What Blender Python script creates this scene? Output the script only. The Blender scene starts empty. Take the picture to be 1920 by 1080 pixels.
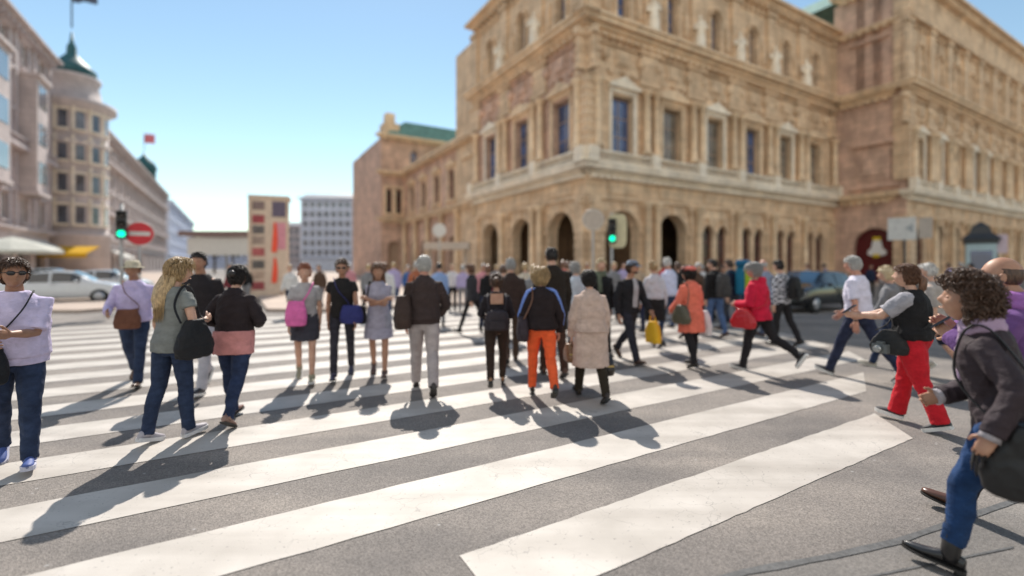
import bpy, math, random
from math import sin, cos, pi, radians as R
from mathutils import Vector as V, Matrix as M4, noise

# ---------------- camera, sky, sun, exposure ----------------
SC = bpy.context.scene
COL = SC.collection
HC, FPX, HY = 1.65, 880.0, 498.0            # eye height, focal length and horizon row in photo pixels
cam = bpy.data.cameras.new('camera'); camo = bpy.data.objects.new('camera', cam); COL.objects.link(camo)
camo.location = (0, 0, HC); camo.rotation_euler = (R(90), 0, 0)
cam.sensor_width = 36; cam.lens = 36*FPX/1920; cam.shift_y = (HY-540)/1920
cam.clip_start = .05; cam.clip_end = 2000
cam.dof.use_dof = True; cam.dof.focus_distance = 3.55; cam.dof.aperture_fstop = cam.lens/1000/.042
SC.camera = camo
SUN_EL = R(45); SUN_AZ = V((-.21, .977, 0)).normalized()
W = bpy.data.worlds.new('World'); SC.world = W; W.use_nodes = True
nt = W.node_tree; bg = nt.nodes['Background']; sky = nt.nodes.new('ShaderNodeTexSky')
sky.sky_type = 'NISHITA'; sky.sun_disc = False; sky.sun_elevation = SUN_EL
sky.sun_rotation = math.atan2(SUN_AZ.x, SUN_AZ.y); sky.air_density = 1.0; sky.dust_density = 0.04; sky.ozone_density = .3
tint = nt.nodes.new('ShaderNodeMix'); tint.data_type = 'RGBA'; tint.blend_type = 'MULTIPLY'; tint.inputs[0].default_value = 1; tint.inputs[7].default_value = (.95, .99, .89, 1)
nt.links.new(sky.outputs[0], tint.inputs[6]); 
# added fill for shaded facades: broken white cloud behind the camera, clear sky ahead
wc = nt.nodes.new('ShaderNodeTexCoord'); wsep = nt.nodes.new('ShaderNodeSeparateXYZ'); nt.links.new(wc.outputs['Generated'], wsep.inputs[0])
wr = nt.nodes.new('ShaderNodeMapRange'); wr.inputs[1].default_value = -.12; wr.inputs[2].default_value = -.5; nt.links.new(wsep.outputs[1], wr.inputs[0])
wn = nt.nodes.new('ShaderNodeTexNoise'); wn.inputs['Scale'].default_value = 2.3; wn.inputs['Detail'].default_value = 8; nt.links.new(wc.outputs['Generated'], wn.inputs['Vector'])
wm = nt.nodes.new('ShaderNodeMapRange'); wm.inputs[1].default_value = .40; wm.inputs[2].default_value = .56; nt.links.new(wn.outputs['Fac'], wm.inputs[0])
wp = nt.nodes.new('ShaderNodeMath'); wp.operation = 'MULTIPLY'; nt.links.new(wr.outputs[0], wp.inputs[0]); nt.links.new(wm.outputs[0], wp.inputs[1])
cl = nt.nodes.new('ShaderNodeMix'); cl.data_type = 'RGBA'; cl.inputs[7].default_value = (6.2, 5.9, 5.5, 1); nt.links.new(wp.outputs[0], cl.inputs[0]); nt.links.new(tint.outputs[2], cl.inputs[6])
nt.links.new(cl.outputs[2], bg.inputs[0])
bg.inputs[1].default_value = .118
sl = bpy.data.lights.new('sun', 'SUN'); sl.energy = 4.1; sl.angle = R(.53); sl.color = (1, .93, .84)
slo = bpy.data.objects.new('sun', sl); COL.objects.link(slo)
to_sun = SUN_AZ*cos(SUN_EL) + V((0, 0, sin(SUN_EL)))
slo.rotation_euler = to_sun.to_track_quat('Z', 'Y').to_euler()
SC.view_settings.view_transform = 'Standard'; SC.view_settings.look = 'None'
SC.view_settings.exposure = .56; SC.view_settings.gamma = 1
SC.cycles.max_bounces = 8; SC.cycles.diffuse_bounces = 4; SC.cycles.sample_clamp_indirect = 6

DR = V((.861, .509, 0)).normalized(); DL = V((-DR.y, DR.x, 0))   # the two street directions
def G(px, py): Y = HC*FPX/(py-HY); return V(((px-960)/FPX*Y, Y, 0))
def AT(px, Y): return V(((px-960)/FPX*Y, Y, 0))
def UV(u, v): return DR*u + DL*v
rnd = random.Random(7)

# ---------------- materials ----------------
MATS = {}
def lin(c):
    return tuple(((x/255)/12.92 if x <= 10 else (((x/255)+.055)/1.055)**2.4) for x in c)
def pmat(name):
    m = bpy.data.materials.new(name); m.use_nodes = True
    return m, m.node_tree.nodes, m.node_tree.links, m.node_tree.nodes['Principled BSDF']
def ND(N, t, **k):
    n = N.new(t)
    for a, b in k.items(): setattr(n, a, b)
    return n
def ramp(N, p0, c0, p1, c1):
    r = N.new('ShaderNodeValToRGB'); e = r.color_ramp.elements
    e[0].position = p0; e[0].color = (*c0, 1); e[1].position = p1; e[1].color = (*c1, 1); return r
def simple(name, col, rough=.5, metal=0, var=.12, scale=6, bump=0, bscale=60, emit=0, coat=0):
    """plain painted or moulded surface with a little unevenness"""
    if name in MATS: return MATS[name]
    m, N, L, b = pmat(name)
    tc = N.new('ShaderNodeTexCoord'); nz = ND(N, 'ShaderNodeTexNoise'); nz.inputs['Scale'].default_value = scale; nz.inputs['Detail'].default_value = 6
    L.new(tc.outputs['Object'], nz.inputs['Vector'])
    r = ramp(N, .3, tuple(c*(1-var) for c in col), .7, tuple(min(1, c*(1+var)) for c in col))
    L.new(nz.outputs['Fac'], r.inputs[0]); L.new(r.outputs[0], b.inputs['Base Color'])
    b.inputs['Roughness'].default_value = rough; b.inputs['Metallic'].default_value = metal
    if coat: b.inputs['Coat Weight'].default_value = coat
    if emit: b.inputs['Emission Color'].default_value = (*col, 1); b.inputs['Emission Strength'].default_value = emit
    if bump:
        n2 = ND(N, 'ShaderNodeTexNoise'); n2.inputs['Scale'].default_value = bscale; n2.inputs['Detail'].default_value = 4
        L.new(tc.outputs['Object'], n2.inputs['Vector']); bp = N.new('ShaderNodeBump'); bp.inputs['Strength'].default_value = bump; bp.inputs['Distance'].default_value = .01
        L.new(n2.outputs['Fac'], bp.inputs['Height']); L.new(bp.outputs[0], b.inputs['Normal'])
    MATS[name] = m; return m
def cloth(col, kind='cloth', rough=.85):
    """woven cloth: fine weave bump, soft creases, slight fading"""
    key = ('cloth', kind, tuple(round(c, 3) for c in col), rough)
    if key in MATS: return MATS[key]
    m, N, L, b = pmat(kind)
    tc = N.new('ShaderNodeTexCoord')
    nz = ND(N, 'ShaderNodeTexNoise'); nz.inputs['Scale'].default_value = 9; nz.inputs['Detail'].default_value = 8; nz.inputs['Roughness'].default_value = .65
    mp = N.new('ShaderNodeMapping'); mp.inputs['Scale'].default_value = (1, 1, 1.6)
    L.new(tc.outputs['Object'], mp.inputs[0]); L.new(mp.outputs[0], nz.inputs['Vector'])
    v = .38 if kind == 'denim' else .2
    r = ramp(N, .3, tuple(c*(1-v) for c in col), .72, tuple(min(1, c*(1+v)+.003) for c in col))
    L.new(nz.outputs['Fac'], r.inputs[0])
    src = r.outputs[0]
    if kind == 'plaid':
        ck = ND(N, 'ShaderNodeTexChecker'); ck.inputs['Scale'].default_value = 21
        ck.inputs['Color1'].default_value = (.62, .62, .66, 1); ck.inputs['Color2'].default_value = (.02, .02, .03, 1)
        L.new(tc.outputs['Object'], ck.inputs[0]); src = ck.outputs['Color']
    L.new(src, b.inputs['Base Color'])
    b.inputs['Roughness'].default_value = rough
    b.inputs['Specular IOR Level'].default_value = .22; b.inputs['Sheen Weight'].default_value = .02; b.inputs['Sheen Roughness'].default_value = .5
    w = ND(N, 'ShaderNodeTexNoise'); w.inputs['Scale'].default_value = 420 if kind != 'denim' else 300
    L.new(tc.outputs['Object'], w.inputs['Vector'])
    f = ND(N, 'ShaderNodeTexNoise'); f.inputs['Scale'].default_value = 13; f.inputs['Detail'].default_value = 3; f.inputs['Distortion'].default_value = 1.2
    L.new(mp.outputs[0], f.inputs['Vector'])
    ad = ND(N, 'ShaderNodeMath', operation='MULTIPLY_ADD'); ad.inputs[1].default_value = .12
    L.new(w.outputs['Fac'], ad.inputs[0]); L.new(f.outputs['Fac'], ad.inputs[2])
    bp = N.new('ShaderNodeBump'); bp.inputs['Strength'].default_value = .65; bp.inputs['Distance'].default_value = .014
    L.new(ad.outputs[0], bp.inputs['Height']); L.new(bp.outputs[0], b.inputs['Normal'])
    MATS[key] = m; return m
def skin(tone):
    key = ('skin', tone)
    if key in MATS: return MATS[key]
    m, N, L, b = pmat('skin')
    tc = N.new('ShaderNodeTexCoord'); nz = ND(N, 'ShaderNodeTexNoise'); nz.inputs['Scale'].default_value = 22; nz.inputs['Detail'].default_value = 5
    L.new(tc.outputs['Object'], nz.inputs['Vector'])
    r = ramp(N, .3, (tone[0]*.86, tone[1]*.74, tone[2]*.70), .72, tuple(c*1.08 for c in tone))
    L.new(nz.outputs['Fac'], r.inputs[0]); L.new(r.outputs[0], b.inputs['Base Color'])
    b.inputs['Roughness'].default_value = .5; b.inputs['Subsurface Weight'].default_value = .08
    b.inputs['Subsurface Radius'].default_value = (.02, .008, .004); b.inputs['Subsurface Scale'].default_value = .3
    MATS[key] = m; return m
def hairm(col):
    key = ('hair', col)
    if key in MATS: return MATS[key]
    m, N, L, b = pmat('hair')
    tc = N.new('ShaderNodeTexCoord'); mp = N.new('ShaderNodeMapping'); mp.inputs['Scale'].default_value = (1, 1, .25)
    nz = ND(N, 'ShaderNodeTexNoise'); nz.inputs['Scale'].default_value = 90; nz.inputs['Detail'].default_value = 3
    L.new(tc.outputs['Object'], mp.inputs[0]); L.new(mp.outputs[0], nz.inputs['Vector'])
    r = ramp(N, .32, tuple(c*.5 for c in col), .7, tuple(min(1, c*1.35) for c in col))
    L.new(nz.outputs['Fac'], r.inputs[0]); L.new(r.outputs[0], b.inputs['Base Color'])
    b.inputs['Roughness'].default_value = .42
    bp = N.new('ShaderNodeBump'); bp.inputs['Strength'].default_value = .6; bp.inputs['Distance'].default_value = .008
    L.new(nz.outputs['Fac'], bp.inputs['Height']); L.new(bp.outputs[0], b.inputs['Normal'])
    MATS[key] = m; return m
def stone(name, c0, c1, block=(1.5, .62), rough=.85, weather=.5, rot=None, bumpd=.03):
    """coursed masonry with weathering; rot turns the blocks along the street grid"""
    m, N, L, b = pmat(name)
    tc = N.new('ShaderNodeTexCoord')
    mp = N.new('ShaderNodeMapping'); mp.vector_type = 'POINT'; mp.inputs['Rotation'].default_value = (0, 0, -math.atan2(DR.y, DR.x) if rot is None else rot)
    L.new(tc.outputs['Object'], mp.inputs[0])
    sp = N.new('ShaderNodeSeparateXYZ'); L.new(mp.outputs[0], sp.inputs[0])
    ad = ND(N, 'ShaderNodeMath', operation='ADD'); L.new(sp.outputs[0], ad.inputs[0]); L.new(sp.outputs[1], ad.inputs[1])
    cb = N.new('ShaderNodeCombineXYZ'); L.new(ad.outputs[0], cb.inputs[0]); L.new(sp.outputs[2], cb.inputs[1])
    br = N.new('ShaderNodeTexBrick'); br.inputs['Scale'].default_value = 1; br.inputs['Brick Width'].default_value = block[0]; br.inputs['Row Height'].default_value = block[1]
    br.inputs['Mortar Size'].default_value = .018; br.inputs['Mortar Smooth'].default_value = .3
    br.inputs['Color1'].default_value = (*c0, 1); br.inputs['Color2'].default_value = (*c1, 1)
    br.inputs['Mortar'].default_value = tuple(x*.55 for x in c0)+(1,)
    L.new(cb.outputs[0], br.inputs['Vector'])
    nz = ND(N, 'ShaderNodeTexNoise'); nz.inputs['Scale'].default_value = .55; nz.inputs['Detail'].default_value = 9; nz.inputs['Roughness'].default_value = .68
    mz = N.new('ShaderNodeMapping'); mz.inputs['Scale'].default_value = (1.5, 1.5, .75); L.new(tc.outputs['Object'], mz.inputs[0]); L.new(mz.outputs[0], nz.inputs['Vector'])
    r = ramp(N, .36, (1-weather,)*3, .66, (1.1, 1.09, 1.07)); L.new(nz.outputs['Fac'], r.inputs[0])
    mx = ND(N, 'ShaderNodeMix', data_type='RGBA', blend_type='MULTIPLY'); mx.inputs[0].default_value = 1
    L.new(br.outputs['Color'], mx.inputs[6]); L.new(r.outputs[0], mx.inputs[7]); L.new(mx.outputs[2], b.inputs['Base Color'])
    b.inputs['Roughness'].default_value = rough
    n2 = ND(N, 'ShaderNodeTexNoise'); n2.inputs['Scale'].default_value = 9; n2.inputs['Detail'].default_value = 8; L.new(tc.outputs['Object'], n2.inputs['Vector'])
    ma = ND(N, 'ShaderNodeMath', operation='MULTIPLY_ADD'); ma.inputs[1].default_value = -1.0
    L.new(br.outputs['Fac'], ma.inputs[0]); L.new(n2.outputs['Fac'], ma.inputs[2])
    bp = N.new('ShaderNodeBump'); bp.inputs['Strength'].default_value = .7; bp.inputs['Distance'].default_value = bumpd
    L.new(ma.outputs[0], bp.inputs['Height']); L.new(bp.outputs[0], b.inputs['Normal'])
    return m
def glass(name, col, rough=.08):
    if name in MATS: return MATS[name]
    m, N, L, b = pmat(name)
    tc = N.new('ShaderNodeTexCoord'); nz = ND(N, 'ShaderNodeTexNoise'); nz.inputs['Scale'].default_value = .7; L.new(tc.outputs['Object'], nz.inputs['Vector'])
    r = ramp(N, .35, tuple(c*.5 for c in col), .7, tuple(c*1.3 for c in col)); L.new(nz.outputs['Fac'], r.inputs[0]); L.new(r.outputs[0], b.inputs['Base Color'])
    b.inputs['Roughness'].default_value = rough; b.inputs['Specular IOR Level'].default_value = .8; b.inputs['Coat Weight'].default_value = .6
    bp = N.new('ShaderNodeBump'); bp.inputs['Strength'].default_value = .08; bp.inputs['Distance'].default_value = .05
    L.new(nz.outputs['Fac'], bp.inputs['Height']); L.new(bp.outputs[0], b.inputs['Normal'])
    MATS[name] = m; return m

# ---------------- mesh helpers ----------------
def link(name, mesh, parent=None, loc=None):
    o = bpy.data.objects.new(name, mesh); COL.objects.link(o)
    if parent: o.parent = parent
    if loc is not None: o.location = loc
    return o
def tag(o, label=None, cat=None, group=None, kind=None):
    if label: o['label'] = label
    if cat: o['category'] = cat
    if group: o['group'] = group
    if kind: o['kind'] = kind
    return o
def thing(name, label, cat, loc=(0, 0, 0), rz=0, group=None):
    o = bpy.data.objects.new(name, None); COL.objects.link(o); o.location = loc; o.rotation_euler = (0, 0, rz)
    o.empty_display_size = .2
    return tag(o, label, cat, group)
class F:                                    # a facade frame: s along, o outward, z up, relative to root origin
    def __init__(self, O, d, n): self.O, self.d, self.n = V(O), V(d), V(n)
    def p(self, s, o, z): return self.O + self.d*s + self.n*o + V((0, 0, z))
WORLD = F((0, 0, 0), (1, 0, 0), (0, 1, 0))
class MB:
    def __init__(self, f=WORLD): self.v, self.f, self.fr, self.mi, self.sm = [], [], f, [], []
    def face(self, pts, mi=0, smooth=False):
        i = len(self.v); self.v += [V(p) for p in pts]; self.f.append(tuple(range(i, i+len(pts)))); self.mi.append(mi); self.sm.append(smooth)
    def q(self, pts, mi=0): self.face([self.fr.p(*p) for p in pts], mi)
    def box(self, s0, s1, o0, o1, z0, z1, mi=0):
        P = [self.fr.p(s, o, z) for z in (z0, z1) for (s, o) in ((s0, o0), (s1, o0), (s1, o1), (s0, o1))]
        i = len(self.v); self.v += P
        for a in ((3, 2, 1, 0), (4, 5, 6, 7), (0, 1, 5, 4), (1, 2, 6, 5), (2, 3, 7, 6), (3, 0, 4, 7)):
            self.f.append(tuple(i+x for x in a)); self.mi.append(mi); self.sm.append(False)
    def grid(self, rows, closed=True, cap=True, mi=0, smooth=True):
        """rows: list of equal rings of points"""
        i = len(self.v); n = len(rows[0])
        for r in rows: self.v += [V(p) for p in r]
        for a in range(len(rows)-1):
            for b in range(n if closed else n-1):
                c = (b+1) % n
                self.f.append((i+a*n+b, i+a*n+c, i+(a+1)*n+c, i+(a+1)*n+b)); self.mi.append(mi); self.sm.append(smooth)
        if cap:
            self.f.append(tuple(i+b for b in range(n))[::-1]); self.mi.append(mi); self.sm.append(False)
            self.f.append(tuple(i+(len(rows)-1)*n+b for b in range(n))); self.mi.append(mi); self.sm.append(False)
    def lathe(self, c, prof, n=16, mi=0):    # prof: (radius, z)
        c = V(c)
        self.grid([[c+V((r*cos(2*pi*k/n), r*sin(2*pi*k/n), z)) for k in range(n)] for r, z in prof], mi=mi)
    def tube(self, pts, rad, n=10, flat=(1, 1), cap='flat', mi=0, ref=None):
        pts = [V(p) for p in pts]; m = len(pts)
        if not hasattr(rad, '__len__'): rad = [rad]*m
        rad = list(rad)
        if cap == 'round':
            d0 = (pts[0]-pts[1]).normalized(); d1 = (pts[-1]-pts[-2]).normalized()
            a, b = rad[0], rad[-1]
            pre = [(pts[0]+d0*a*.95, a*.3), (pts[0]+d0*a*.6, a*.8)]
            post = [(pts[-1]+d1*b*.6, b*.8), (pts[-1]+d1*b*.95, b*.3)]
            pts = [p for p, _ in pre]+pts+[p for p, _ in post]; rad = [r for _, r in pre]+rad+[r for _, r in post]; m = len(pts)
        rows = []; x = None
        for k in range(m):
            t = (pts[min(k+1, m-1)]-pts[max(k-1, 0)]).normalized()
            if x is None:
                g = V(ref) if ref is not None else (V((1, 0, 0)) if abs(t.x) < .8 else V((0, 1, 0)))
                x = (g-t*g.dot(t)).normalized()
            else: x = (x-t*x.dot(t)).normalized()
            y = t.cross(x)
            rows.append([pts[k]+(x*cos(2*pi*j/n)*flat[0]+y*sin(2*pi*j/n)*flat[1])*rad[k] for j in range(n)])
        self.grid(rows, mi=mi)
    def ball(self, c, r, n=10, mi=0, rot=None):
        c = V(c); r = r if hasattr(r, '__len__') else (r, r, r); rows = []
        for a in range(1, n):
            t = pi*a/n
            rows.append([V((r[0]*sin(t)*cos(2*pi*b/(2*n)), r[1]*sin(t)*sin(2*pi*b/(2*n)), r[2]*cos(t))) for b in range(2*n)])
        rows = [[(rot @ p if rot else p)+c for p in w] for w in rows][::-1]
        self.grid(rows, mi=mi)
    def mesh(self, name, mats):
        me = bpy.data.meshes.new(name); me.from_pydata([tuple(v) for v in self.v], [], self.f)
        for m in (mats if isinstance(mats, (list, tuple)) else [mats]): me.materials.append(m)
        me.polygons.foreach_set('material_index', self.mi); me.polygons.foreach_set('use_smooth', self.sm); me.update()
        return me
    def build(self, name, mats, parent=None, loc=None): return link(name, self.mesh(name, mats), parent, loc)
# ---------------- ground, crossing, pavements ----------------
def asphalt(name, base, spread, warm=(1, .95, .88)):
    m, N, L, b = pmat(name)
    tc = N.new('ShaderNodeTexCoord')
    vo = N.new('ShaderNodeTexVoronoi'); vo.inputs['Scale'].default_value = 130; L.new(tc.outputs['Object'], vo.inputs['Vector'])
    sp = N.new('ShaderNodeSeparateColor'); L.new(vo.outputs['Color'], sp.inputs[0])
    r = ramp(N, 0, tuple(base*w*(1-spread) for w in warm), 1, tuple(base*w*(1+spread) for w in warm)); L.new(sp.outputs[0], r.inputs[0])
    big = ND(N, 'ShaderNodeTexNoise'); big.inputs['Scale'].default_value = .8; big.inputs['Detail'].default_value = 10; big.inputs['Roughness'].default_value = .6
    L.new(tc.outputs['Object'], big.inputs['Vector'])
    r2 = ramp(N, .34, (.72, .72, .74), .66, (1.16, 1.14, 1.12)); L.new(big.outputs['Fac'], r2.inputs[0])
    mt = N.new('ShaderNodeMapping'); mt.inputs['Rotation'].default_value = (0, 0, -math.atan2(DR.y, DR.x)); mt.inputs['Scale'].default_value = (.12, 1.7, 1)
    tk = ND(N, 'ShaderNodeTexNoise'); tk.inputs['Scale'].default_value = 1.0; tk.inputs['Detail'].default_value = 5; L.new(tc.outputs['Object'], mt.inputs[0]); L.new(mt.outputs[0], tk.inputs['Vector'])
    rt = ramp(N, .38, (.80, .80, .81), .62, (1.06, 1.05, 1.04)); L.new(tk.outputs['Fac'], rt.inputs[0])
    m0 = ND(N, 'ShaderNodeMix', data_type='RGBA', blend_type='MULTIPLY'); m0.inputs[0].default_value = 1; L.new(r2.outputs[0], m0.inputs[6]); L.new(rt.outputs[0], m0.inputs[7])
    mx = ND(N, 'ShaderNodeMix', data_type='RGBA', blend_type='MULTIPLY'); mx.inputs[0].default_value = 1
    L.new(r.outputs[0], mx.inputs[6]); L.new(m0.outputs[2], mx.inputs[7])
    # pale gum and grit spots, dark oil drips
    sv = N.new('ShaderNodeTexVoronoi'); sv.inputs['Scale'].default_value = 4.2; L.new(tc.outputs['Object'], sv.inputs['Vector'])
    rs = ramp(N, .03, (1, 1, 1), .06, (0, 0, 0)); L.new(sv.outputs['Distance'], rs.inputs[0])
    mx2 = ND(N, 'ShaderNodeMix', data_type='RGBA'); mx2.inputs[7].default_value = (base*1.9, base*1.85, base*1.8, 1)
    ms = ND(N, 'ShaderNodeMath', operation='MULTIPLY'); ms.inputs[1].default_value = .55; L.new(rs.outputs[0], ms.inputs[0])
    L.new(ms.outputs[0], mx2.inputs[0]); L.new(mx.outputs[2], mx2.inputs[6]); L.new(mx2.outputs[2], b.inputs['Base Color'])
    b.inputs['Roughness'].default_value = .82
    bp = N.new('ShaderNodeBump'); bp.inputs['Strength'].default_value = .55; bp.inputs['Distance'].default_value = .006
    L.new(vo.outputs['Distance'], bp.inputs['Height']); L.new(bp.outputs[0], b.inputs['Normal'])
    return m
def roadpaint():
    m, N, L, b = pmat('road_paint')
    tc = N.new('ShaderNodeTexCoord')
    nz = ND(N, 'ShaderNodeTexNoise'); nz.inputs['Scale'].default_value = 2.2; nz.inputs['Detail'].default_value = 9; L.new(tc.outputs['Object'], nz.inputs['Vector'])
    r = ramp(N, .3, (.42, .385, .345), .66, (.535, .495, .45)); L.new(nz.outputs['Fac'], r.inputs[0])
    # fine cracks, kept to patches
    vo = N.new('ShaderNodeTexVoronoi'); vo.feature = 'DISTANCE_TO_EDGE'; vo.inputs['Scale'].default_value = 5.5
    di = ND(N, 'ShaderNodeTexNoise'); di.inputs['Scale'].default_value = 7; L.new(tc.outputs['Object'], di.inputs['Vector'])
    am = ND(N, 'ShaderNodeMix', data_type='RGBA', blend_type='ADD'); am.inputs[0].default_value = .25
    L.new(tc.outputs['Object'], am.inputs[6]); L.new(di.outputs['Color'], am.inputs[7]); L.new(am.outputs[2], vo.inputs['Vector'])
    rc = ramp(N, .004, (1, 1, 1), .016, (0, 0, 0)); L.new(vo.outputs['Distance'], rc.inputs[0])
    pa = ND(N, 'ShaderNodeTexNoise'); pa.inputs['Scale'].default_value = 1.7; pa.inputs['Detail'].default_value = 3; L.new(tc.outputs['Object'], pa.inputs['Vector'])
    rp = ramp(N, .47, (0, 0, 0), .58, (1, 1, 1)); L.new(pa.outputs['Fac'], rp.inputs[0])
    cr = ND(N, 'ShaderNodeMath', operation='MULTIPLY'); L.new(rc.outputs[0], cr.inputs[0]); L.new(rp.outputs[0], cr.inputs[1])
    # chips where the road shows through
    ch = ND(N, 'ShaderNodeTexNoise'); ch.inputs['Scale'].default_value = 38; ch.inputs['Detail'].default_value = 6; L.new(tc.outputs['Object'], ch.inputs['Vector'])
    rch = ramp(N, .66, (0, 0, 0), .69, (1, 1, 1)); L.new(ch.outputs['Fac'], rch.inputs[0])
    mxm = ND(N, 'ShaderNodeMath', operation='MAXIMUM'); L.new(cr.outputs[0], mxm.inputs[0]); L.new(rch.outputs[0], mxm.inputs[1])
    mm = ND(N, 'ShaderNodeMath', operation='MULTIPLY'); mm.inputs[1].default_value = .6; L.new(mxm.outputs[0], mm.inputs[0])
    mx = ND(N, 'ShaderNodeMix', data_type='RGBA'); mx.inputs[7].default_value = (.19, .18, .17, 1)
    L.new(mm.outputs[0], mx.inputs[0]); L.new(r.outputs[0], mx.inputs[6])
    mt = N.new('ShaderNodeMapping'); mt.inputs['Rotation'].default_value = (0, 0, -math.atan2(DR.y, DR.x)+.06); mt.inputs['Scale'].default_value = (.16, 2.6, 1)
    tk = ND(N, 'ShaderNodeTexNoise'); tk.inputs['Scale'].default_value = 1.3; tk.inputs['Detail'].default_value = 8; L.new(tc.outputs['Object'], mt.inputs[0]); L.new(mt.outputs[0], tk.inputs['Vector'])
    rt = ramp(N, .36, (.82, .81, .80), .58, (1.02, 1.02, 1.02)); L.new(tk.outputs['Fac'], rt.inputs[0])
    m0 = ND(N, 'ShaderNodeMix', data_type='RGBA', blend_type='MULTIPLY'); m0.inputs[0].default_value = 1; L.new(mx.outputs[2], m0.inputs[6]); L.new(rt.outputs[0], m0.inputs[7]); L.new(m0.outputs[2], b.inputs['Base Color'])
    b.inputs['Roughness'].default_value = .6
    g = ND(N, 'ShaderNodeTexNoise'); g.inputs['Scale'].default_value = 160; g.inputs['Detail'].default_value = 3; L.new(tc.outputs['Object'], g.inputs['Vector'])
    bp = N.new('ShaderNodeBump'); bp.inputs['Strength'].default_value = .3; bp.inputs['Distance'].default_value = .004
    L.new(g.outputs['Fac'], bp.inputs['Height']); L.new(bp.outputs[0], b.inputs['Normal'])
    return m
M_ROAD = asphalt('asphalt', .225, .36, (1, .90, .81)); M_SIDE = asphalt('pavement_asphalt', .225, .28, (1, .93, .85)); M_PAINT = roadpaint()
M_FARPAVE = stone('paving', lin((178, 160, 148)), lin((190, 174, 160)), (.9, .6), weather=.2, bumpd=.01)
M_TAR = simple('tar', (.10, .10, .10), .7, var=.3, scale=30, bump=.4, bscale=120)
g = MB(); S = 700
g.face([(-S, -60, 0), (S, -60, 0), (S, S, 0), (-S, S, 0)]); tag(g.build('ground', M_ROAD), kind='structure')
STR = MB(); rw = random.Random(3)
def right_end(v):
    P = [(1.4, 5.2), (1.91, 5.57), (2.45, 6.15), (3.2, 7.7), (4.1, 9.9), (6.3, 11.5), (12, 12.6), (30, 13)]
    for (a, b), (c, d) in zip(P, P[1:]):
        if v <= c: return b+(d-b)*(v-a)/(c-a)
    return P[-1][1]
for k in range(15):
    v0 = 1.91+1.02*k; v1 = v0+.535
    ua = 1.10 if k == 0 else (-3.2 if k == 1 else -12)
    n = 46; lo = []; hi = []
    for i in range(n+1):
        t = i/n
        jl, jh = (rw.uniform(-.006, .006) for _ in range(2))
        lo.append(UV(ua+(right_end(v0)-ua)*t, v0+jl)); hi.append(UV(ua+(right_end(v1)-ua)*t, v1+jh))
    for i in range(n): STR.face([lo[i]+V((0, 0, .004)), lo[i+1]+V((0, 0, .004)), hi[i+1]+V((0, 0, .004)), hi[i]+V((0, 0, .004))])
tag(STR.build('crosswalk', M_PAINT), kind='structure')
# thin lane line in the far road on the right
ln = MB()
for u0, u1, v in ((13.2, 40, 4.2), (13.2, 40, 8.6)): ln.face([UV(u0, v)+V((0, 0, .004)), UV(u1, v)+V((0, 0, .004)), UV(u1, v+.13)+V((0, 0, .004)), UV(u0, v+.13)+V((0, 0, .004))])
tag(ln.build('lane_marking', M_PAINT), kind='structure')
# near pavement, flush with the road at the crossing, with its tar joint
edge = [G(1000, 1250), G(1200, 1130), G(1400, 1074), G(1560, 1045), G(1683, 1017), G(1760, 990), G(1840, 962), G(1920, 935), G(2150, 890), G(2700, 830), G(4200, 760)]
sm = []
for i in range(len(edge)-1):
    for t in range(6): sm.append(edge[i].lerp(edge[i+1], t/6))
sm.append(edge[-1])
pv = MB(); tr = MB(); jt = MB()
for a, b in zip(sm, sm[1:]):
    pv.face([V((a.x, a.y-9, .004)), V((b.x, b.y-9, .004)), b+V((0, 0, .004)), a+V((0, 0, .004))])
    w0, w1 = .024+.010*noise.noise(a*6), .024+.010*noise.noise(b*6)
    tr.face([a+V((0, -w0, .008)), b+V((0, -w1, .008)), b+V((0, w1, .008)), a+V((0, w0, .008))])
for s in (0, 1.7, 3.4):
    a, b = G(1610, 1100)+DR*s*.2+DL*0, G(1900, 1015)
    if s == 0: jt.face([G(1560, 1100)+V((0, 0, .008)), G(1900, 1030)+V((0, 0, .008)), G(1900, 1026)+V((0, 0, .008)), G(1560, 1096)+V((0, 0, .008))])
tag(pv.build('pavement', M_SIDE), kind='structure'); tag(tr.build('tar_joint', M_TAR), kind='structure'); tag(jt.build('paving_seam', M_TAR), kind='structure')
# raised pavements across the street: round the opera and along the left terrace
OC = V((5.6, 35, 0))
def slab(name, pts, h, mat):
    m = MB(); n = len(pts); lo = [V(p) for p in pts]; hi = [p+V((0, 0, h)) for p in lo]
    m.face(hi); [m.face([lo[i], lo[(i+1) % n], hi[(i+1) % n], hi[i]]) for i in range(n)]
    return tag(m.build(name, mat), kind='structure')
slab('opera_pavement', [UV(1.0, 18.8), UV(2.2, 17.8), UV(90, 17.8), UV(90, 120), UV(1.0, 120)], .12, M_FARPAVE)
slab('street_pavement', [AT(-300, 17.5), AT(150, 16.2), AT(215, 17.2), AT(225, 20), AT(225, 26)+DL*90, AT(-800, 60)+DL*60], .12, M_FARPAVE)

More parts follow.
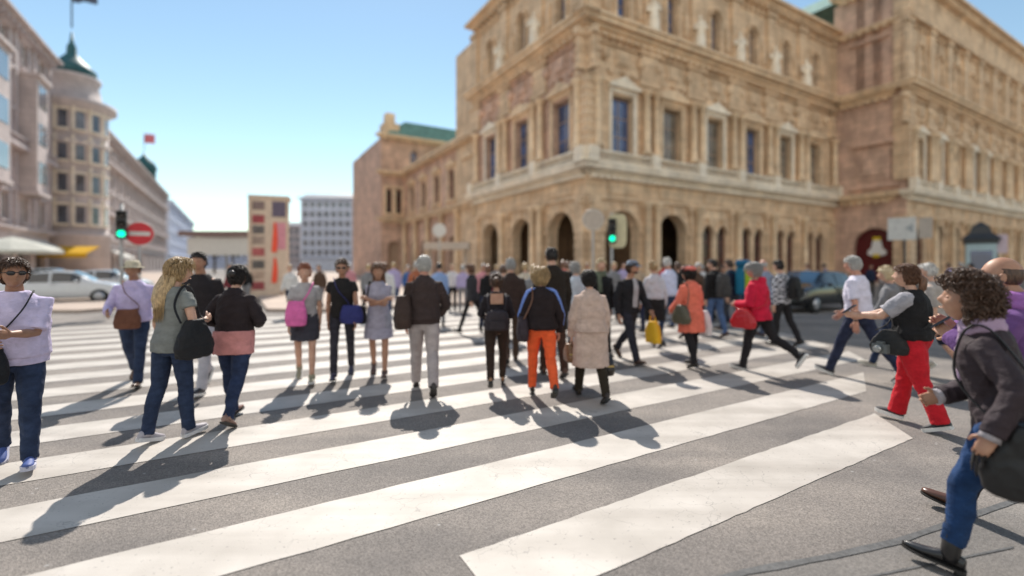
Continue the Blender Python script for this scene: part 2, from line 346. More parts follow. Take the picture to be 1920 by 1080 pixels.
# ---------------- facade kit ----------------
def wall(m, f, s0, s1, z0, z1, ops, depth, back=None):
    """a wall strip s0..s1, z0..z1 with openings (cx, w, zb, zt, arched); real reveals of the given depth"""
    cuts = sorted(ops); cur = s0; dep0 = depth
    for cx, w, zb, zt, ar, *dd in cuts:
        depth = dd[0] if dd else dep0
        a, b = cx-w/2, cx+w/2
        if a > cur: m.q([(cur, 0, z0), (a, 0, z0), (a, 0, z1), (cur, 0, z1)])
        if zb > z0: m.q([(a, 0, z0), (b, 0, z0), (b, 0, zb), (a, 0, zb)])
        if ar:
            n = 10; r = w/2; P = [(cx-r*cos(pi*k/n), zt-r+r*sin(pi*k/n)) for k in range(n+1)]
        else: P = [(a, zt), (b, zt)]
        for (xa, za), (xb, zb2) in zip(P, P[1:]):
            m.q([(xa, 0, za), (xb, 0, zb2), (xb, 0, z1), (xa, 0, z1)])
            m.q([(xa, 0, za), (xa, -depth, za), (xb, -depth, zb2), (xb, 0, zb2)])
        zl, zr = P[0][1], P[-1][1]
        m.q([(a, 0, zb), (a, -depth, zb), (a, -depth, zl), (a, 0, zl)]); m.q([(b, 0, zr), (b, -depth, zr), (b, -depth, zb), (b, 0, zb)])
        m.q([(a, 0, zb), (b, 0, zb), (b, -depth, zb), (a, -depth, zb)])
        cur = b
    if s1 > cur: m.q([(cur, 0, z0), (s1, 0, z0), (s1, 0, z1), (cur, 0, z1)])
def cornice(m, s0, s1, z, prof, dent=0):
    """prof: list of (height, outward); stacked courses, each a box, plus dentils"""
    zz = z
    for h, o in prof: m.box(s0-o, s1+o, -.3, o, zz, zz+h-.003); zz += h
    if dent:
        n = int((s1-s0)/dent)
        for k in range(n): s = s0+(k+.5)*(s1-s0)/n; m.box(s-dent*.25, s+dent*.25, .0, prof[min(1, len(prof)-1)][1]+.12, z-.22, z-.004)
def column(m, f, s, o, z0, z1, r, n=12):
    c = f.p(s, o, 0)
    m.lathe(c, [(r*1.5, z0), (r*1.5, z0+.18), (r*1.2, z0+.3), (r, z0+.42), (r*.98, (z0+z1)/2), (r*.86, z1-.5), (r*1.1, z1-.45), (r*1.35, z1-.2), (r*1.6, z1-.12), (r*1.6, z1)], n)
def pilaster(m, s, w, o, z0, z1):
    m.box(s-w*.62, s+w*.62, -.05, o+.1, z0, z0+.45); m.box(s-w/2, s+w/2, -.05, o, z0+.453, z1-.503); m.box(s-w*.66, s+w*.66, -.05, o+.14, z1-.5, z1)
def window(f, root, cx, w, zb, zt, arched, depth, M, lights=2, bars=2):
    m = MB(f); t = .09; a, b = cx-w/2, cx+w/2; o1 = -depth+.08; o0 = -depth+.02
    top = zt-w/2 if arched else zt
    m.box(a, a+t, o0, o1, zb, top); m.box(b-t, b, o0, o1, zb, top); m.box(a+t, b-t, o0, o1, zb, zb+t)
    if arched:
        n = 8
        for k in range(n):
            P = [(cx-(w/2-e)*cos(pi*j/n), top+(w/2-e)*sin(pi*j/n)) for j in (k, k+1) for e in (0, t)]
            m.q([(P[0][0], o1, P[0][1]), (P[2][0], o1, P[2][1]), (P[3][0], o1, P[3][1]), (P[1][0], o1, P[1][1])])
    else: m.box(a+t, b-t, o0, o1, zt-t, zt)
    for k in range(1, lights): s = a+w*k/lights; m.box(s-t*.4, s+t*.4, o0, o1-.01, zb+t, top-t if not arched else top)
    for k in range(1, bars+1): z = zb+(zt-zb)*k/(bars+1); m.box(a+t, b-t, o0, o1-.015, z-.03, z+.03)
    fr = m.build('window', M['frame'], root)
    g = MB(f); o = -depth+.012
    if arched:
        n = 12; g.face([f.p(a, o, zb), f.p(b, o, zb)]+[f.p(cx+w/2*cos(pi*k/n), o, top+w/2*sin(pi*k/n)) for k in range(n+1)])
    else: g.q([(a, o, zb), (b, o, zb), (b, o, zt), (a, o, zt)])
    g.build('pane', M['glass'], fr); return fr
def surround(m, cx, w, zb, zt, pediment=None, sill=.35, o=.22):
    """dressed frame round an opening, with sill on brackets and a hood"""
    t = .3; a, b = cx-w/2, cx+w/2
    m.box(a-t, a-.002, -.05, o*.6, zb, zt+.2); m.box(b+.002, b+t, -.05, o*.6, zb, zt+.2); m.box(a-t, b+t, -.05, o*.8, zt+.204, zt+.55)
    m.box(a-t*1.4, b+t*1.4, -.05, sill, zb-.3, zb-.004)
    for s in (a, b): m.box(s-.14, s+.14, -.05, sill*.7, zb-.85, zb-.304)
    if pediment:
        z = zt+.553; m.box(a-t*1.6, b+t*1.6, -.05, o*2.2, z, z+.22); W2 = w/2+t*1.6
        n = 10
        P = [(cx-W2*cos(pi*k/n), z+.223+(W2*.42*sin(pi*k/n) if pediment == 'arc' else W2*.45*(1-abs(1-2*k/n)))) for k in range(n+1)]
        if pediment != 'arc': P = [(cx-W2, z+.223), (cx, z+.223+W2*.45), (cx+W2, z+.223)]
        m.q([(x, o*1.7, y) for x, y in P])
        for (xa, ya), (xb, yb) in zip(P, P[1:]): m.q([(xa, o*1.7, ya), (xb, o*1.7, yb), (xb, -.05, yb), (xa, -.05, ya)])
def balustrade(m, s0, s1, o, z, h=.95, step=.32):
    m.box(s0, s1, o-.16, o+.16, z, z+.16); m.box(s0, s1, o-.18, o+.18, z+h-.14, z+h)
    n = max(1, int((s1-s0)/step))
    for k in range(n):
        s = s0+(k+.5)*(s1-s0)/n; m.lathe(m.fr.p(s, o, 0), [(.06, z+.16), (.11, z+.32), (.05, z+.55), (.09, z+h-.14)], 6)
def statue(m, c, z, h, seed):
    """a draped figure carved in stone"""
    c = V(c); rr = random.Random(seed); a = rr.uniform(0, 6); k = h/2.0
    m.lathe(c, [(.38*k, z), (.38*k, z+.12*k), (.3*k, z+.2*k), (.33*k, z+.5*k), (.25*k, z+1.0*k), (.3*k, z+1.4*k), (.27*k, z+1.58*k), (.09*k, z+1.66*k), (.09*k, z+1.72*k)], 10)
    m.ball(c+V((0, 0, z+1.86*k)), (.12*k, .13*k, .16*k), 6)
    for s in (-1, 1): m.tube([c+V((s*.27*k, 0, z+1.5*k)), c+V((s*.36*k, -.06*k, z+1.2*k)), c+V((s*.22*k, -.28*k, z+(.9+.35*rr.random())*k))], [.11*k, .1*k, .07*k], 6)
# ---------------- the opera house ----------------
M_WALL = stone('sandstone', lin((242, 213, 180)), lin((220, 190, 158)), (1.5, .6), weather=.3)
M_ROSE = stone('rose_sandstone', lin((232, 196, 174)), lin((208, 174, 156)), (1.3, .6), weather=.34)
M_TRIM = stone('dressed_stone', lin((248, 222, 190)), lin((236, 206, 172)), (2.2, .9), weather=.3, bumpd=.02)
M_PALE = stone('pale_stone', lin((252, 242, 226)), lin((244, 230, 210)), (2.2, .9), weather=.2, bumpd=.02)
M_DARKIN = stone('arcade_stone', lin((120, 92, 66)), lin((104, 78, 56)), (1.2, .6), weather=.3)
M_COPPER = simple('copper_roof', lin((104, 142, 134)), .7, var=.25, scale=1.2, bump=.3, bscale=4)
M_FRAME = simple('window_frame_paint', lin((176, 150, 128)), .6)
M_GL = glass('window_glass', (.07, .12, .27)); M_GLD = glass('dark_glass', (.03, .03, .035), .15); M_GLC = glass('curtained_glass', (.26, .23, .19), .12)
M_RED = simple('red_door_paint', lin((88, 14, 20)), .45, var=.2, scale=3)
WM = {'frame': M_FRAME, 'glass': M_GL}; WMD = {'frame': M_FRAME, 'glass': M_GLC}
WMR = {'frame': simple('red_frame', lin((120, 50, 40)), .5), 'glass': M_GLD}
opera = thing('opera_house', 'grand sandstone opera house with arcade and arched windows on the street corner', 'opera house', OC*.85+V((0, 0, .12))); opera.scale = (.85,)*3
NR, NLf = -DL, -DR
def opera_face(f, L, centers, kinds, seed, tall=False, thin=False):
    """one street front: arcade, balcony, piano nobile, attic"""
    rr = random.Random(seed); dz = .007*(seed-1)
    a = MB(f); ops = []
    for c, k in zip(centers, kinds):
        if k == 'arch': ops.append((c, 3.5, .1, 6.1, True))
        elif k == 'pair': ops += [(c-1.0, 1.4, .9, 5.4, True, .38), (c+1.0, 1.4, .9, 5.4, True, .38)]
        elif k == 'slim': ops.append((c, 2.2, .3, 6.2, True, .4))
    wall(a, f, 0, L, 0, 8.6, ops, .9)
    a.box(0, L, -.02, .22, 0, .85) if not any(k == 'arch' for k in kinds) else None
    for (cx, w, zb, zt, ar, *dd) in ops:          # archivolts
        n = 12; r = w/2; z = zt-r; kz = min(.45, w*.22)
        P = [((cx-(r+e)*cos(pi*k/n), z+(r+e)*sin(pi*k/n))) for k in range(n+1) for e in (0, kz)]
        for k in range(n):
            (x0, z0), (x1, z1), (x2, z2), (x3, z3) = P[2*k], P[2*k+1], P[2*k+2], P[2*k+3]
            a.q([(x0, .14, z0), (x2, .14, z2), (x3, .14, z3), (x1, .14, z1)]); a.q([(x1, .14, z1), (x3, .14, z3), (x3, 0, z3), (x1, 0, z1)])
            a.q([(x0, .14, z0), (x0, 0, z0), (x2, 0, z2), (x2, .14, z2)])
        a.box(cx-.16, cx+.16, 0, .28, zt-.05, zt+.6)
    a.box(0, L, -.05, .2, 6.9, 7.15)
    for o_ in ops:
        if len(o_) > 5: window(f, opera, *o_[:5], .38, WMR, 2, 2)
    for c in centers: a.box(c-1.5, c+1.5, -.05, .1, 7.4, 8.3)
    a.build('wall', M_WALL, opera)
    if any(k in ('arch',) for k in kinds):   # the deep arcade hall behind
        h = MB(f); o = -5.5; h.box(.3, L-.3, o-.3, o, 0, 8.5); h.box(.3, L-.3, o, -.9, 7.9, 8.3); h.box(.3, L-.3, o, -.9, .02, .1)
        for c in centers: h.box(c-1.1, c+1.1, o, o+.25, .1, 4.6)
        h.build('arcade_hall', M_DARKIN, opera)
    b = MB(f)
    cornice(b, 0, L, 8.6+dz, [(.22, .25), (.2, .5), (.3, .95), (.14, 1.05)], .62)
    b.build('ledge', M_PALE, opera)
    bl = MB(f); xs = [0]+[(p+q)/2 for p, q in zip(centers, centers[1:])]+[L]
    for s in xs: bl.box(s-.42, s+.42, .32, .95, 9.46+dz, 10.6+dz); 
    for s, e in zip(xs, xs[1:]): balustrade(bl, s+.42, e-.42, .62, 9.46)
    bl.build('balustrade', M_PALE, opera)
    u = MB(f); ow = 1.75 if thin else 2.3
    wall(u, f, 0, L, 8.6, 19.3, [(c, ow, 10.4, 15.0, False) for c in centers], .55)
    for c in centers:
        u.box(c-.8, c+.8, -.05, .12, 17.3, 18.6); u.box(c-.55, c+.55, .1, .22, 17.5, 18.4)
        for s in (-1.9, 1.9): u.lathe(f.p(c+s, .1, 17.9), [(.05, -.45), (.38, -.2), (.42, .1), (.2, .42), (.04, .5)], 8)
    u.box(0, L, -.04, .16, 15.9, 16.2); u.box(0, L, -.04, .2, 18.75, 18.9)
    for k in range(int(L/.7)): u.box(.2+k*.7, .5+k*.7, -.04, .17, 18.92, 19.28)
    for c in centers:                        # hanging garlands and heads in relief
        for s in (-1, 1): u.tube([f.p(c+s*(.85+.8*j/6), .12, 16.95-.32*sin(pi*j/6)) for j in range(7)], [.05, .09, .12, .13, .12, .09, .05], 6)
        u.ball(f.p(c, .2, 16.8), .22, 5)
    u.build('wall', M_ROSE if f.d.dot(DL) > .9 else M_WALL, opera)
    for i, c in enumerate(centers):
        t = MB(f); surround(t, c, ow, 10.4, 15.0, 'arc' if i % 2 else 'gable'); t.build('window_surround', M_PALE if rr.random() < .5 else M_TRIM, opera)
        window(f, opera, c, ow, 10.4, 15.0, False, .55, WM if f.d.dot(DL) > .9 else (WMD if rr.random() < .7 else WM), 2, 2)
    for s in xs:                             # giant order between the bays
        for q in ((-.55, .55) if 0 < s < L else ((.7,) if s == 0 else (-.7,))):
            c = MB(f); column(c, f, s+q, .42, 10.62, 15.8, .3); c.build('column', M_TRIM, opera)
        
        for w_, o_, za, zb_ in ((1.9, .22, 16.2, 19.25), (1.5, .25, .05, 6.9)): p = MB(f); pilaster(p, s, w_, o_, za, zb_); p.build('pilaster', M_WALL, opera)
        for q in ((-.55, .55) if kinds[0] == 'arch' and s < 12 else (0,)):
            if 0 < s < L:
                c = MB(f); column(c, f, s+q, .5, .1, 6.85, .3); c.build('column', M_TRIM, opera)
    k = MB(f); cornice(k, 0, L, 19.3+dz, [(.3, .3), (.3, .55), (.35, 1.0), (.2, 1.2)], .8); k.build('cornice', M_TRIM, opera)
    Z = 27.2 if not tall else 31
    t = MB(f); aw = 1.15
    aops = [(c, aw, 21.2, 24.7, True) for c in centers]
    if tall: aops += [(c, .9, 27.8, 29.8, False) for c in centers]
    wall(t, f, 0, L, 20.45, Z, aops, .5)
    for s in xs: pilaster(t, s, 1.2, .3, 20.5, 26.9)
    for c in centers:
        t.box(c-.95, c-.66, -.04, .18, 21, 24.2); t.box(c+.66, c+.95, -.04, .18, 21, 24.2)
    if tall: t.box(-.4, L, -.04, .6, 26.9, 27.3)
    for k in range(int(L/.8)): t.box(.2+k*.8, .55+k*.8, -.04, .2, 26.3, 26.85)
    for c in centers:
        for s in (-1.75, 1.75): t.box(c+s-.35, c+s+.35, -.04, .14, 21.5, 23.6); t.box(c+s-.22, c+s+.22, .1, .2, 21.8, 23.2)
        t.tube([f.p(c+.85*cos(pi*j/8), .14, 24.15+.85*sin(pi*j/8)) for j in range(9)], .13, 6)
    t.build('attic', M_WALL, opera)
    for c in centers:
        window(f, opera, c, aw, 21.2, 24.7, True, .5, WM, 1, 2)
        if tall: window(f, opera, c, .9, 27.8, 29.8, False, .5, WM, 1, 1)
    k = MB(f); cornice(k, 0, L, Z+dz, [(.25, .25), (.3, .55), (.3, 1.0)], .9); k.build('cornice', M_TRIM, opera)
    if not thin:
        for i, s in enumerate(xs):
            if 0 < s < L or tall: st = MB(f); statue(st, f.p(s, .62, 0), 20.5, 2.9, seed*10+i); st.box(s-.5, s+.5, .2, 1.0, 20.2, 20.52); st.build('statue', M_PALE, opera)
RC = [3.55+5.65*k for k in range(6)]
opera_face(F((0, 0, 0), DR, NR), 36, RC, ['arch', 'arch', 'pair', 'pair', 'pair', 'pair'], 1)
opera_face(F((0, 0, 0), DL, NLf), 18.6, [3.2, 9.2, 15.2], ['arch', 'arch', 'arch'], 2)
IN = DR*36; WC = IN-DL*6.7
opera_face(F(WC, DR, NR), 46, [3.2+4.9*k for k in range(9)], ['slim']*9, 3, tall=True, thin=True)
# corner piers of the main block and the wing
for c0, zt in ((V((0, 0, 0)), 27.2), (WC, 31)):
    f = F(c0, DR, NR); p = MB(f)
    for z0, z1, e in ((.05, 6.9, .35), (10.6, 19.25, .3), (20.5, zt-.05, .25)):
        p.box(-e, 1.0, -1.0, e, z0, z1)
        z = z0+.5
        while z < z1-.6: p.box(-e-.07, 1.04, -1.04, e+.07, z, z+.48); z += .62
    p.build('corner_pier', M_WALL, opera)
# the short inner face of the wing with its red door
f = F(IN, -DL, -DR); L = 6.7; m = MB(f)
wall(m, f, 0, L, 0, 8.6, [(3.85, 3.9, .1, 5.8, True)], .7); m.box(.2, .9, -.02, .25, 0, 7); m.box(6.0, 6.6, -.02, .25, 0, 7)
wall(m, f, 0, L, 8.6, 19.3, [], .4); m.box(2.4, 5.4, -.03, .12, 10.9, 14.0); m.box(2.9, 4.9, .1, .24, 11.4, 13.5); m.box(2.0, 5.8, -.03, .5, 14.6, 15.0); m.box(1.6, 6.2, -.03, .4, 10.0, 10.3)
wops = [(s, .85, z, z+1.7, False) for s in (2.6, 4.2) for z in (20.8, 23.5, 28)]
wall(m, f, 0, L, 19.3, 31, wops, .4); m.box(1.7, 5.2, -.03, .35, 20.2, 20.5); m.box(1.7, 5.2, -.03, .35, 25.7, 26.0); m.build('wall', M_ROSE, opera)
for w in wops: window(f, opera, *w, .4, WM, 1, 1)
for z, pr in ((8.6, [(.22, .25), (.2, .5), (.3, .95), (.14, 1.05)]), (19.3, [(.3, .3), (.3, .55), (.35, 1.0), (.2, 1.2)]), (26.9, [(.2, .4), (.2, .6)]), (31, [(.25, .25), (.3, .55), (.3, 1.0)])): m = MB(f); cornice(m, .9, L-1.3, z, pr, .7); m.build('cornice', M_TRIM, opera)
d = MB(f); zz = 5.8-1.95
for k in range(12): d.q([(3.85-1.95*cos(pi*k/12), -.6, zz+1.95*sin(pi*k/12)), (3.85-1.95*cos(pi*(k+1)/12), -.6, zz+1.95*sin(pi*(k+1)/12)), (3.85-1.95*cos(pi*(k+1)/12), -.6, .1), (3.85-1.95*cos(pi*k/12), -.6, .1)])
for s in (2.2, 4.0): d.box(s, s+1.5, -.6, -.54, .6, 2.2); d.box(s, s+1.5, -.6, -.54, 2.5, 4.4)
d.build('door', M_RED, opera)
pdr = MB(f)                                  # white bell shaped poster with yellow ends hung on the red door
def bellpts(o): return [f.p(3.95+x, o, z) for x, z in ((-.28, 4.65), (.28, 4.65), (.42, 4.2), (.5, 3.7), (.86, 3.3), (.8, 2.95), (.4, 2.85), (-.4, 2.85), (-.8, 2.95), (-.86, 3.3), (-.5, 3.7), (-.42, 4.2))]
A, B = bellpts(-.42), bellpts(-.5)
pdr.face(A); [pdr.face([A[i], A[(i+1) % 12], B[(i+1) % 12], B[i]]) for i in range(12)]
emb = pdr.build('poster', simple('white_board', (.8, .8, .8), .5), opera)
py = MB(f); py.box(3.6, 4.3, -.44, -.40, 4.5, 4.85); py.build('poster_band', simple('yellow_board', lin((226, 196, 40)), .5), emb); py = MB(f); py.box(3.6, 4.2, -.44, -.40, 2.7, 3.02); py.build('poster_band', MATS['yellow_board'], emb)
# roofs
def mass(name, pts, z0, z1, inset, mat):
    m = MB(); c = sum(pts, V((0, 0, 0)))/len(pts); lo = [p+V((0, 0, z0)) for p in pts]; hi = [c+(p-c)*(1-inset)+V((0, 0, z1)) for p in pts]
    n = len(pts); m.face(hi); [m.face([lo[i], lo[(i+1) % n], hi[(i+1) % n], hi[i]]) for i in range(n)]
    return m.build(name, mat, opera)
mass('roof', [DR*.5+DL*.5, DR*36+DL*.5, DR*36+DL*18, DR*.5+DL*18], 28.0, 31.5, .25, M_COPPER)
mass('roof', [WC+DR*.5+DL*.5, WC+DR*45+DL*.5, WC+DR*45+DL*22, WC+DR*.5+DL*22], 31.8, 35.5, .22, M_COPPER)
mass('roof', [DR*14+DL*10, DR*34+DL*10, DR*34+DL*30, DR*14+DL*30], 27, 37.5, .35, M_COPPER)
# back walls close the volume
m = MB(); f = F((0, 0, 0), DR, NR); m.fr = f
m.box(.4, 80, -25, -19.2, 0, 27); m.build('wall', M_WALL, opera)
# low link and the far pavilion on the left street
f = F(DL*18.7+DR*.6, DL, NLf); L = 26
m = MB(f); cs = [3+5*k for k in range(5)]; ops = [(c, 2.2, .3, 5.5, True) for c in cs]
wall(m, f, 0, L, 0, 8.6, ops, .8); uo = [(c, 2.0, 10, 13.6, False) for c in cs]; wall(m, f, 0, L, 8.6, 16.2, uo, .5); m.build('wall', M_ROSE, opera)
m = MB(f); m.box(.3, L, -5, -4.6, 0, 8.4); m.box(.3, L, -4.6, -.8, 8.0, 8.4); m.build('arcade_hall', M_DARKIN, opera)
for u in uo: t = MB(f); surround(t, u[0], 2.0, 10, 13.6, 'gable'); t.build('window_surround', M_TRIM, opera); window(f, opera, *u, .5, WMR, 2, 1)
for z, pr in ((8.6, [(.25, .3), (.3, .7)]), (16.2, [(.25, .3), (.35, .9)])): m = MB(f); cornice(m, 0, L, z, pr, .75); m.build('cornice', M_TRIM, opera)
m = MB(f); m.box(.1, L, -18, -.6, 16.2, 16.8); m.build('roof', M_COPPER, opera)
for i in range(6): st = MB(f); c = MB(f); column(c, f, .5+5*i, .45, 0, 8.5, .38); c.build('column', M_TRIM, opera)
P0 = DL*44.8-DR*3.3                           # pavilion: front face looks down the street at the camera
f = F(P0, DR, NR); L = 7.2; m = MB(f); ops = [(1.2, .9, 9.9, 13.6, False), (2.75, .9, 9.9, 13.6, False)]
wall(m, f, 0, L, 0, 8.6, [(2.0, 2.0, .2, 5.6, True)], .8); wall(m, f, 0, L, 8.6, 15.8, ops, .5); wall(m, f, 0, 30, 15.8, 21.4, [(5.2, 1.2, 17.6, 20, True), (11, 1.2, 17.6, 20, True), (17, 1.2, 17.6, 20, True)], .5); m.build('wall', M_ROSE, opera)
for o in ops: window(f, opera, *o, .5, WMR, 1, 2); t = MB(f); surround(t, o[0], .9, 9.9, 13.6, None); t.build('window_surround', M_TRIM, opera)
for s in (5.2, 11, 17): window(f, opera, s, 1.2, 17.6, 20, True, .5, WM, 1, 1)
for z, w_ in ((8.6, L), (15.8, L), (21.4, 30)): m = MB(f); cornice(m, 0, w_, z, [(.25, .3), (.35, .8)], .75); m.build('cornice', M_TRIM, opera)
m = MB(f); m.box(.8, 3.2, -1.3, -.82, 0, 6.0); m.build('door', M_FRAME, opera)
m = MB(F(P0, DL, NLf)); wall(m, m.fr, 0, 20, 0, 21.4, [], .5); m.build('wall', M_ROSE, opera)
m = MB(f); m.box(.8, 3.2, -4, -1.2, 21.9, 24.3); m.box(1.3, 2.7, -3.4, -1.8, 24.3, 26); m.build('roof_lantern', M_TRIM, opera)
mass('roof', [P0-DL*-.4+DR*.4, P0+DL*.4+DR*30, P0+DL*16+DR*30, P0+DL*16+DR*.4], 21.9, 25.2, .28, M_COPPER)
# window grille shadowed rear window
# ---------------- buildings along the left street and far end ----------------
M_BEIGE = stone('render_facade', lin((204, 192, 190)), lin((194, 182, 180)), (1.8, .7), weather=.18, bumpd=.012)
M_GREYF = stone('grey_facade', lin((200, 188, 188)), lin((192, 180, 180)), (1.8, .7), weather=.2, bumpd=.012)
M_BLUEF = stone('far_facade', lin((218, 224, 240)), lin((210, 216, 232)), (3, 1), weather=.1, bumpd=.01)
M_ZINC = simple('zinc_roof', lin((126, 132, 144)), .55, var=.2, scale=.8)
M_TEAL = simple('verdigris', lin((40, 88, 92)), .55, var=.25, scale=1.5)
M_WHITE = simple('white_paint', (.78, .77, .74), .5); M_DARK = simple('dark_metal', (.03, .032, .035), .4); M_GREYM = simple('grey_metal', (.3, .31, .32), .4, metal=.4)
M_GLG = glass('grey_glass', (.10, .11, .14), .12); WM2 = {'frame': M_WHITE, 'glass': M_GLG}
def block(name, label, O, d, n, L, floors, z0, fh, nb, mat, w=1.5, roof=None, shop=True, depth=14, roofh=4, balc=()):
    root = thing(name, label, 'building', O)
    f = F((0, 0, 0), d, n); m = MB(f); Z = z0+floors*fh; bw = L/nb; cs = [bw*(k+.5) for k in range(nb)]
    wall(m, f, 0, L, 0, z0, [(c, bw*.66, .3, z0-1.1, False) for c in cs] if shop else [], .6)
    allw = []
    for i in range(floors):
        ops = [(c, w, z0+i*fh+.9, z0+i*fh+fh-.6, False) for c in cs]; allw += ops; wall(m, f, 0, L, z0+i*fh, z0+(i+1)*fh, ops, .35)
        for c in cs: m.box(c-w*.68, c+w*.68, -.04, .3, z0+i*fh+fh-.45, z0+i*fh+fh-.2); m.box(c-w*.62, c+w*.62, -.04, .28, z0+i*fh+.62, z0+i*fh+.86); m.box(c-w*.64, c-w*.51, -.04, .12, z0+i*fh+.87, z0+i*fh+fh-.46); m.box(c+w*.51, c+w*.64, -.04, .12, z0+i*fh+.87, z0+i*fh+fh-.46)
    for s in [bw*k for k in range(nb+1)]: m.box(s-.3, s+.3, -.05, .22, z0, Z)
    m.q([(0, 0, 0), (0, 0, Z), (0, -depth, Z), (0, -depth, 0)]); m.q([(L, 0, 0), (L, -depth, 0), (L, -depth, Z), (L, 0, Z)]); m.q([(0, -depth, 0), (0, -depth, Z), (L, -depth, Z), (L, -depth, 0)])
    m.build('wall', mat, root)
    for o in allw: window(f, root, *o, .35, WM2, 2, 1)
    if shop:
        for c in cs: g = MB(f); g.q([(c-bw*.33, -.55, .3), (c+bw*.33, -.55, .3), (c+bw*.33, -.55, z0-1.1), (c-bw*.33, -.55, z0-1.1)]); g.build('shop_window', M_GLD, root)
    k = MB(f); cornice(k, 0, L, Z, [(.3, .3), (.3, .7), (.3, 1.1)], 1.2); cornice(k, 0, L, z0-.2, [(.2, .3), (.25, .6)], 0)
    for i in range(1, floors): k.box(0, L, -.05, .25, z0+i*fh-.1, z0+i*fh+.15)
    k.build('cornice', mat, root)
    for i in balc: b = MB(f); b.box(.2, L-.2, -.02, 1.0, z0+i*fh-.05, z0+i*fh+.16); balustrade(b, .2, L-.2, .8, z0+i*fh+.16, .95, .5); b.build('balcony', mat, root)
    if roof:
        r = MB(f); r.q([(0, .2, Z+.9), (L, .2, Z+.9), (L, -3, Z+.9+roofh), (0, -3, Z+.9+roofh)]); r.q([(0, -3, Z+.9+roofh), (L, -3, Z+.9+roofh), (L, -depth, Z+.9+roofh), (0, -depth, Z+.9+roofh)])
        r.q([(0, .2, Z+.9), (0, -3, Z+.9+roofh), (0, -depth, Z+.9+roofh), (0, -depth, Z)]); r.q([(L, .2, Z+.9), (L, -depth, Z), (L, -depth, Z+.9+roofh), (L, -3, Z+.9+roofh)])
        r.build('roof', roof, root)
    return root
HB = V((-57.6, 63.5, 0))
hotel = block('hotel_building', 'pale pink hotel with round corner turret and green band under its roof', HB, DL, DR, 84, 4, 5.6, 3.9, 14, M_BEIGE, 1.7, M_TEAL, balc=(1, 3), roofh=2.6)
# its rounded corner turret with a copper dome and flagpole
tw = MB(); c = DR*-1.2-DL*1.2; tw.lathe(c, [(3.9, 0), (3.9, 5.2), (4.2, 5.4), (4.2, 5.8), (3.7, 5.9), (3.7, 17), (4.0, 17.2), (4.0, 17.6), (3.7, 17.7), (3.7, 21.6), (4.6, 22.2), (4.6, 22.9), (3.2, 23), (2.7, 25.6), (3.0, 26), (3.0, 26.4)], 28); twr = tw.build('turret', M_BEIGE, hotel)
for z in (7, 11, 15, 19):
    for k in range(7):
        a = -2.7+k*.45+.3; p = c+V((cos(a)*3.67, sin(a)*3.67, z)); w = MB(F(p, (-sin(a), cos(a), 0), (cos(a), sin(a), 0))); w.box(-.42, .42, -.3, .06, 0, 2.2); w.build('turret_window', M_GLG, twr); w = MB(w.fr); w.box(-.7, .7, -.2, .3, 2.3, 2.55); w.box(-.6, .6, -.2, .35, -.3, -.05); w.box(-.85, -.6, -.2, .22, -.3, 3.2); w.build('window_surround', M_PALE, twr)
dm = MB(); dm.lathe(c, [(2.5, 26.4), (2.55, 27.4), (1.9, 28.0), (1.1, 28.8), (.55, 29.5), (.5, 30.5), (.25, 31.0), (.1, 32.4)], 24); dm.build('dome', M_TEAL, hotel)
fl = MB(); fl.tube([c+V((0, 0, 33)), c+V((0, 0, 38.5))], .09, 6); po = fl.build('flagpole', M_DARK, hotel)
def flag(root, p, w, h, mat):
    m = MB(); n = 8; P = [[V(p)+V((w*i/n, .25*sin(i*1.1), -h*j/4-.25*i/n)) for i in range(n+1)] for j in range(5)]
    for j in range(4):
        for i in range(n): m.face([P[j][i], P[j][i+1], P[j+1][i+1], P[j+1][i]], 0, True)
    m.build('flag', mat, root)
flag(po, c+V((.1, 0, 38.2)), 3.2, 1.8, simple('grey_flag', lin((80, 90, 108)), .8))
t2 = MB(); c2 = DL*70-DR*3; t2.lathe(c2, [(2.5, 21), (2.5, 26.5), (2.9, 26.8), (2.2, 28.5), (.6, 30), (.1, 31)], 18); t2.build('roof_lantern', M_TEAL, hotel)
f2 = MB(); f2.tube([c2+V((0, 0, 30)), c2+V((0, 0, 36))], .08, 6); pb = f2.build('flagpole', M_DARK, hotel); flag(pb, c2+V((.1, 0, 36)), 2.6, 2.4, simple('red_flag', lin((214, 120, 130)), .8))
near = block('corner_building', 'tall grey corner building with bay windows at the left edge', V((-56.3, 57, 0))-DL*31, DL, DR, 31, 5, 5.4, 4.1, 6, M_GREYF, 1.9, M_ZINC, balc=(2,), roofh=3)
for i in (1, 3, 5):
    s = 31/6*(i-.5+.0)+31/12*0; b = MB(F((0, 0, 0), DL, DR)); b.box(s-1.7, s+1.7, .0, 1.5, 9.5, 21.6); b.box(s-1.9, s+1.9, 0, 1.7, 9.1, 9.5); b.box(s-1.9, s+1.9, 0, 1.8, 21.6, 22.0); bb = b.build('bay', M_BEIGE, near)
    for z in (10.5, 14.6, 18.6): w = MB(F((0, 0, 0), DL, DR)); w.box(s-1.2, s+1.2, 1.45, 1.54, z, z+2.3); w.build('bay_window', M_GLG, bb)
block('grey_block', 'long pale grey building further down the left street', HB+DL*92, DL, DR, 95, 4, 5, 3.9, 14, M_BLUEF, 1.6, M_ZINC, shop=False)
def far_block(label, px0, px1, Y, h, mat, nb, fl):
    a, b = AT(px0, Y), AT(px1, Y)
    return block('office_block', label, a, V((1, 0, 0)), V((0, -1, 0)), (b-a).x, fl, 4, (h-4)/fl, nb, mat, 1.6, M_ZINC, shop=False, depth=20, roofh=1.6)
far_block('distant bluish grey office block between red poster tower and opera', 566, 684, 150, 22.5, M_BLUEF, 9, 6)
far_block('lower distant pale block behind the white canopy', 372, 556, 230, 13, M_BLUEF, 16, 3)
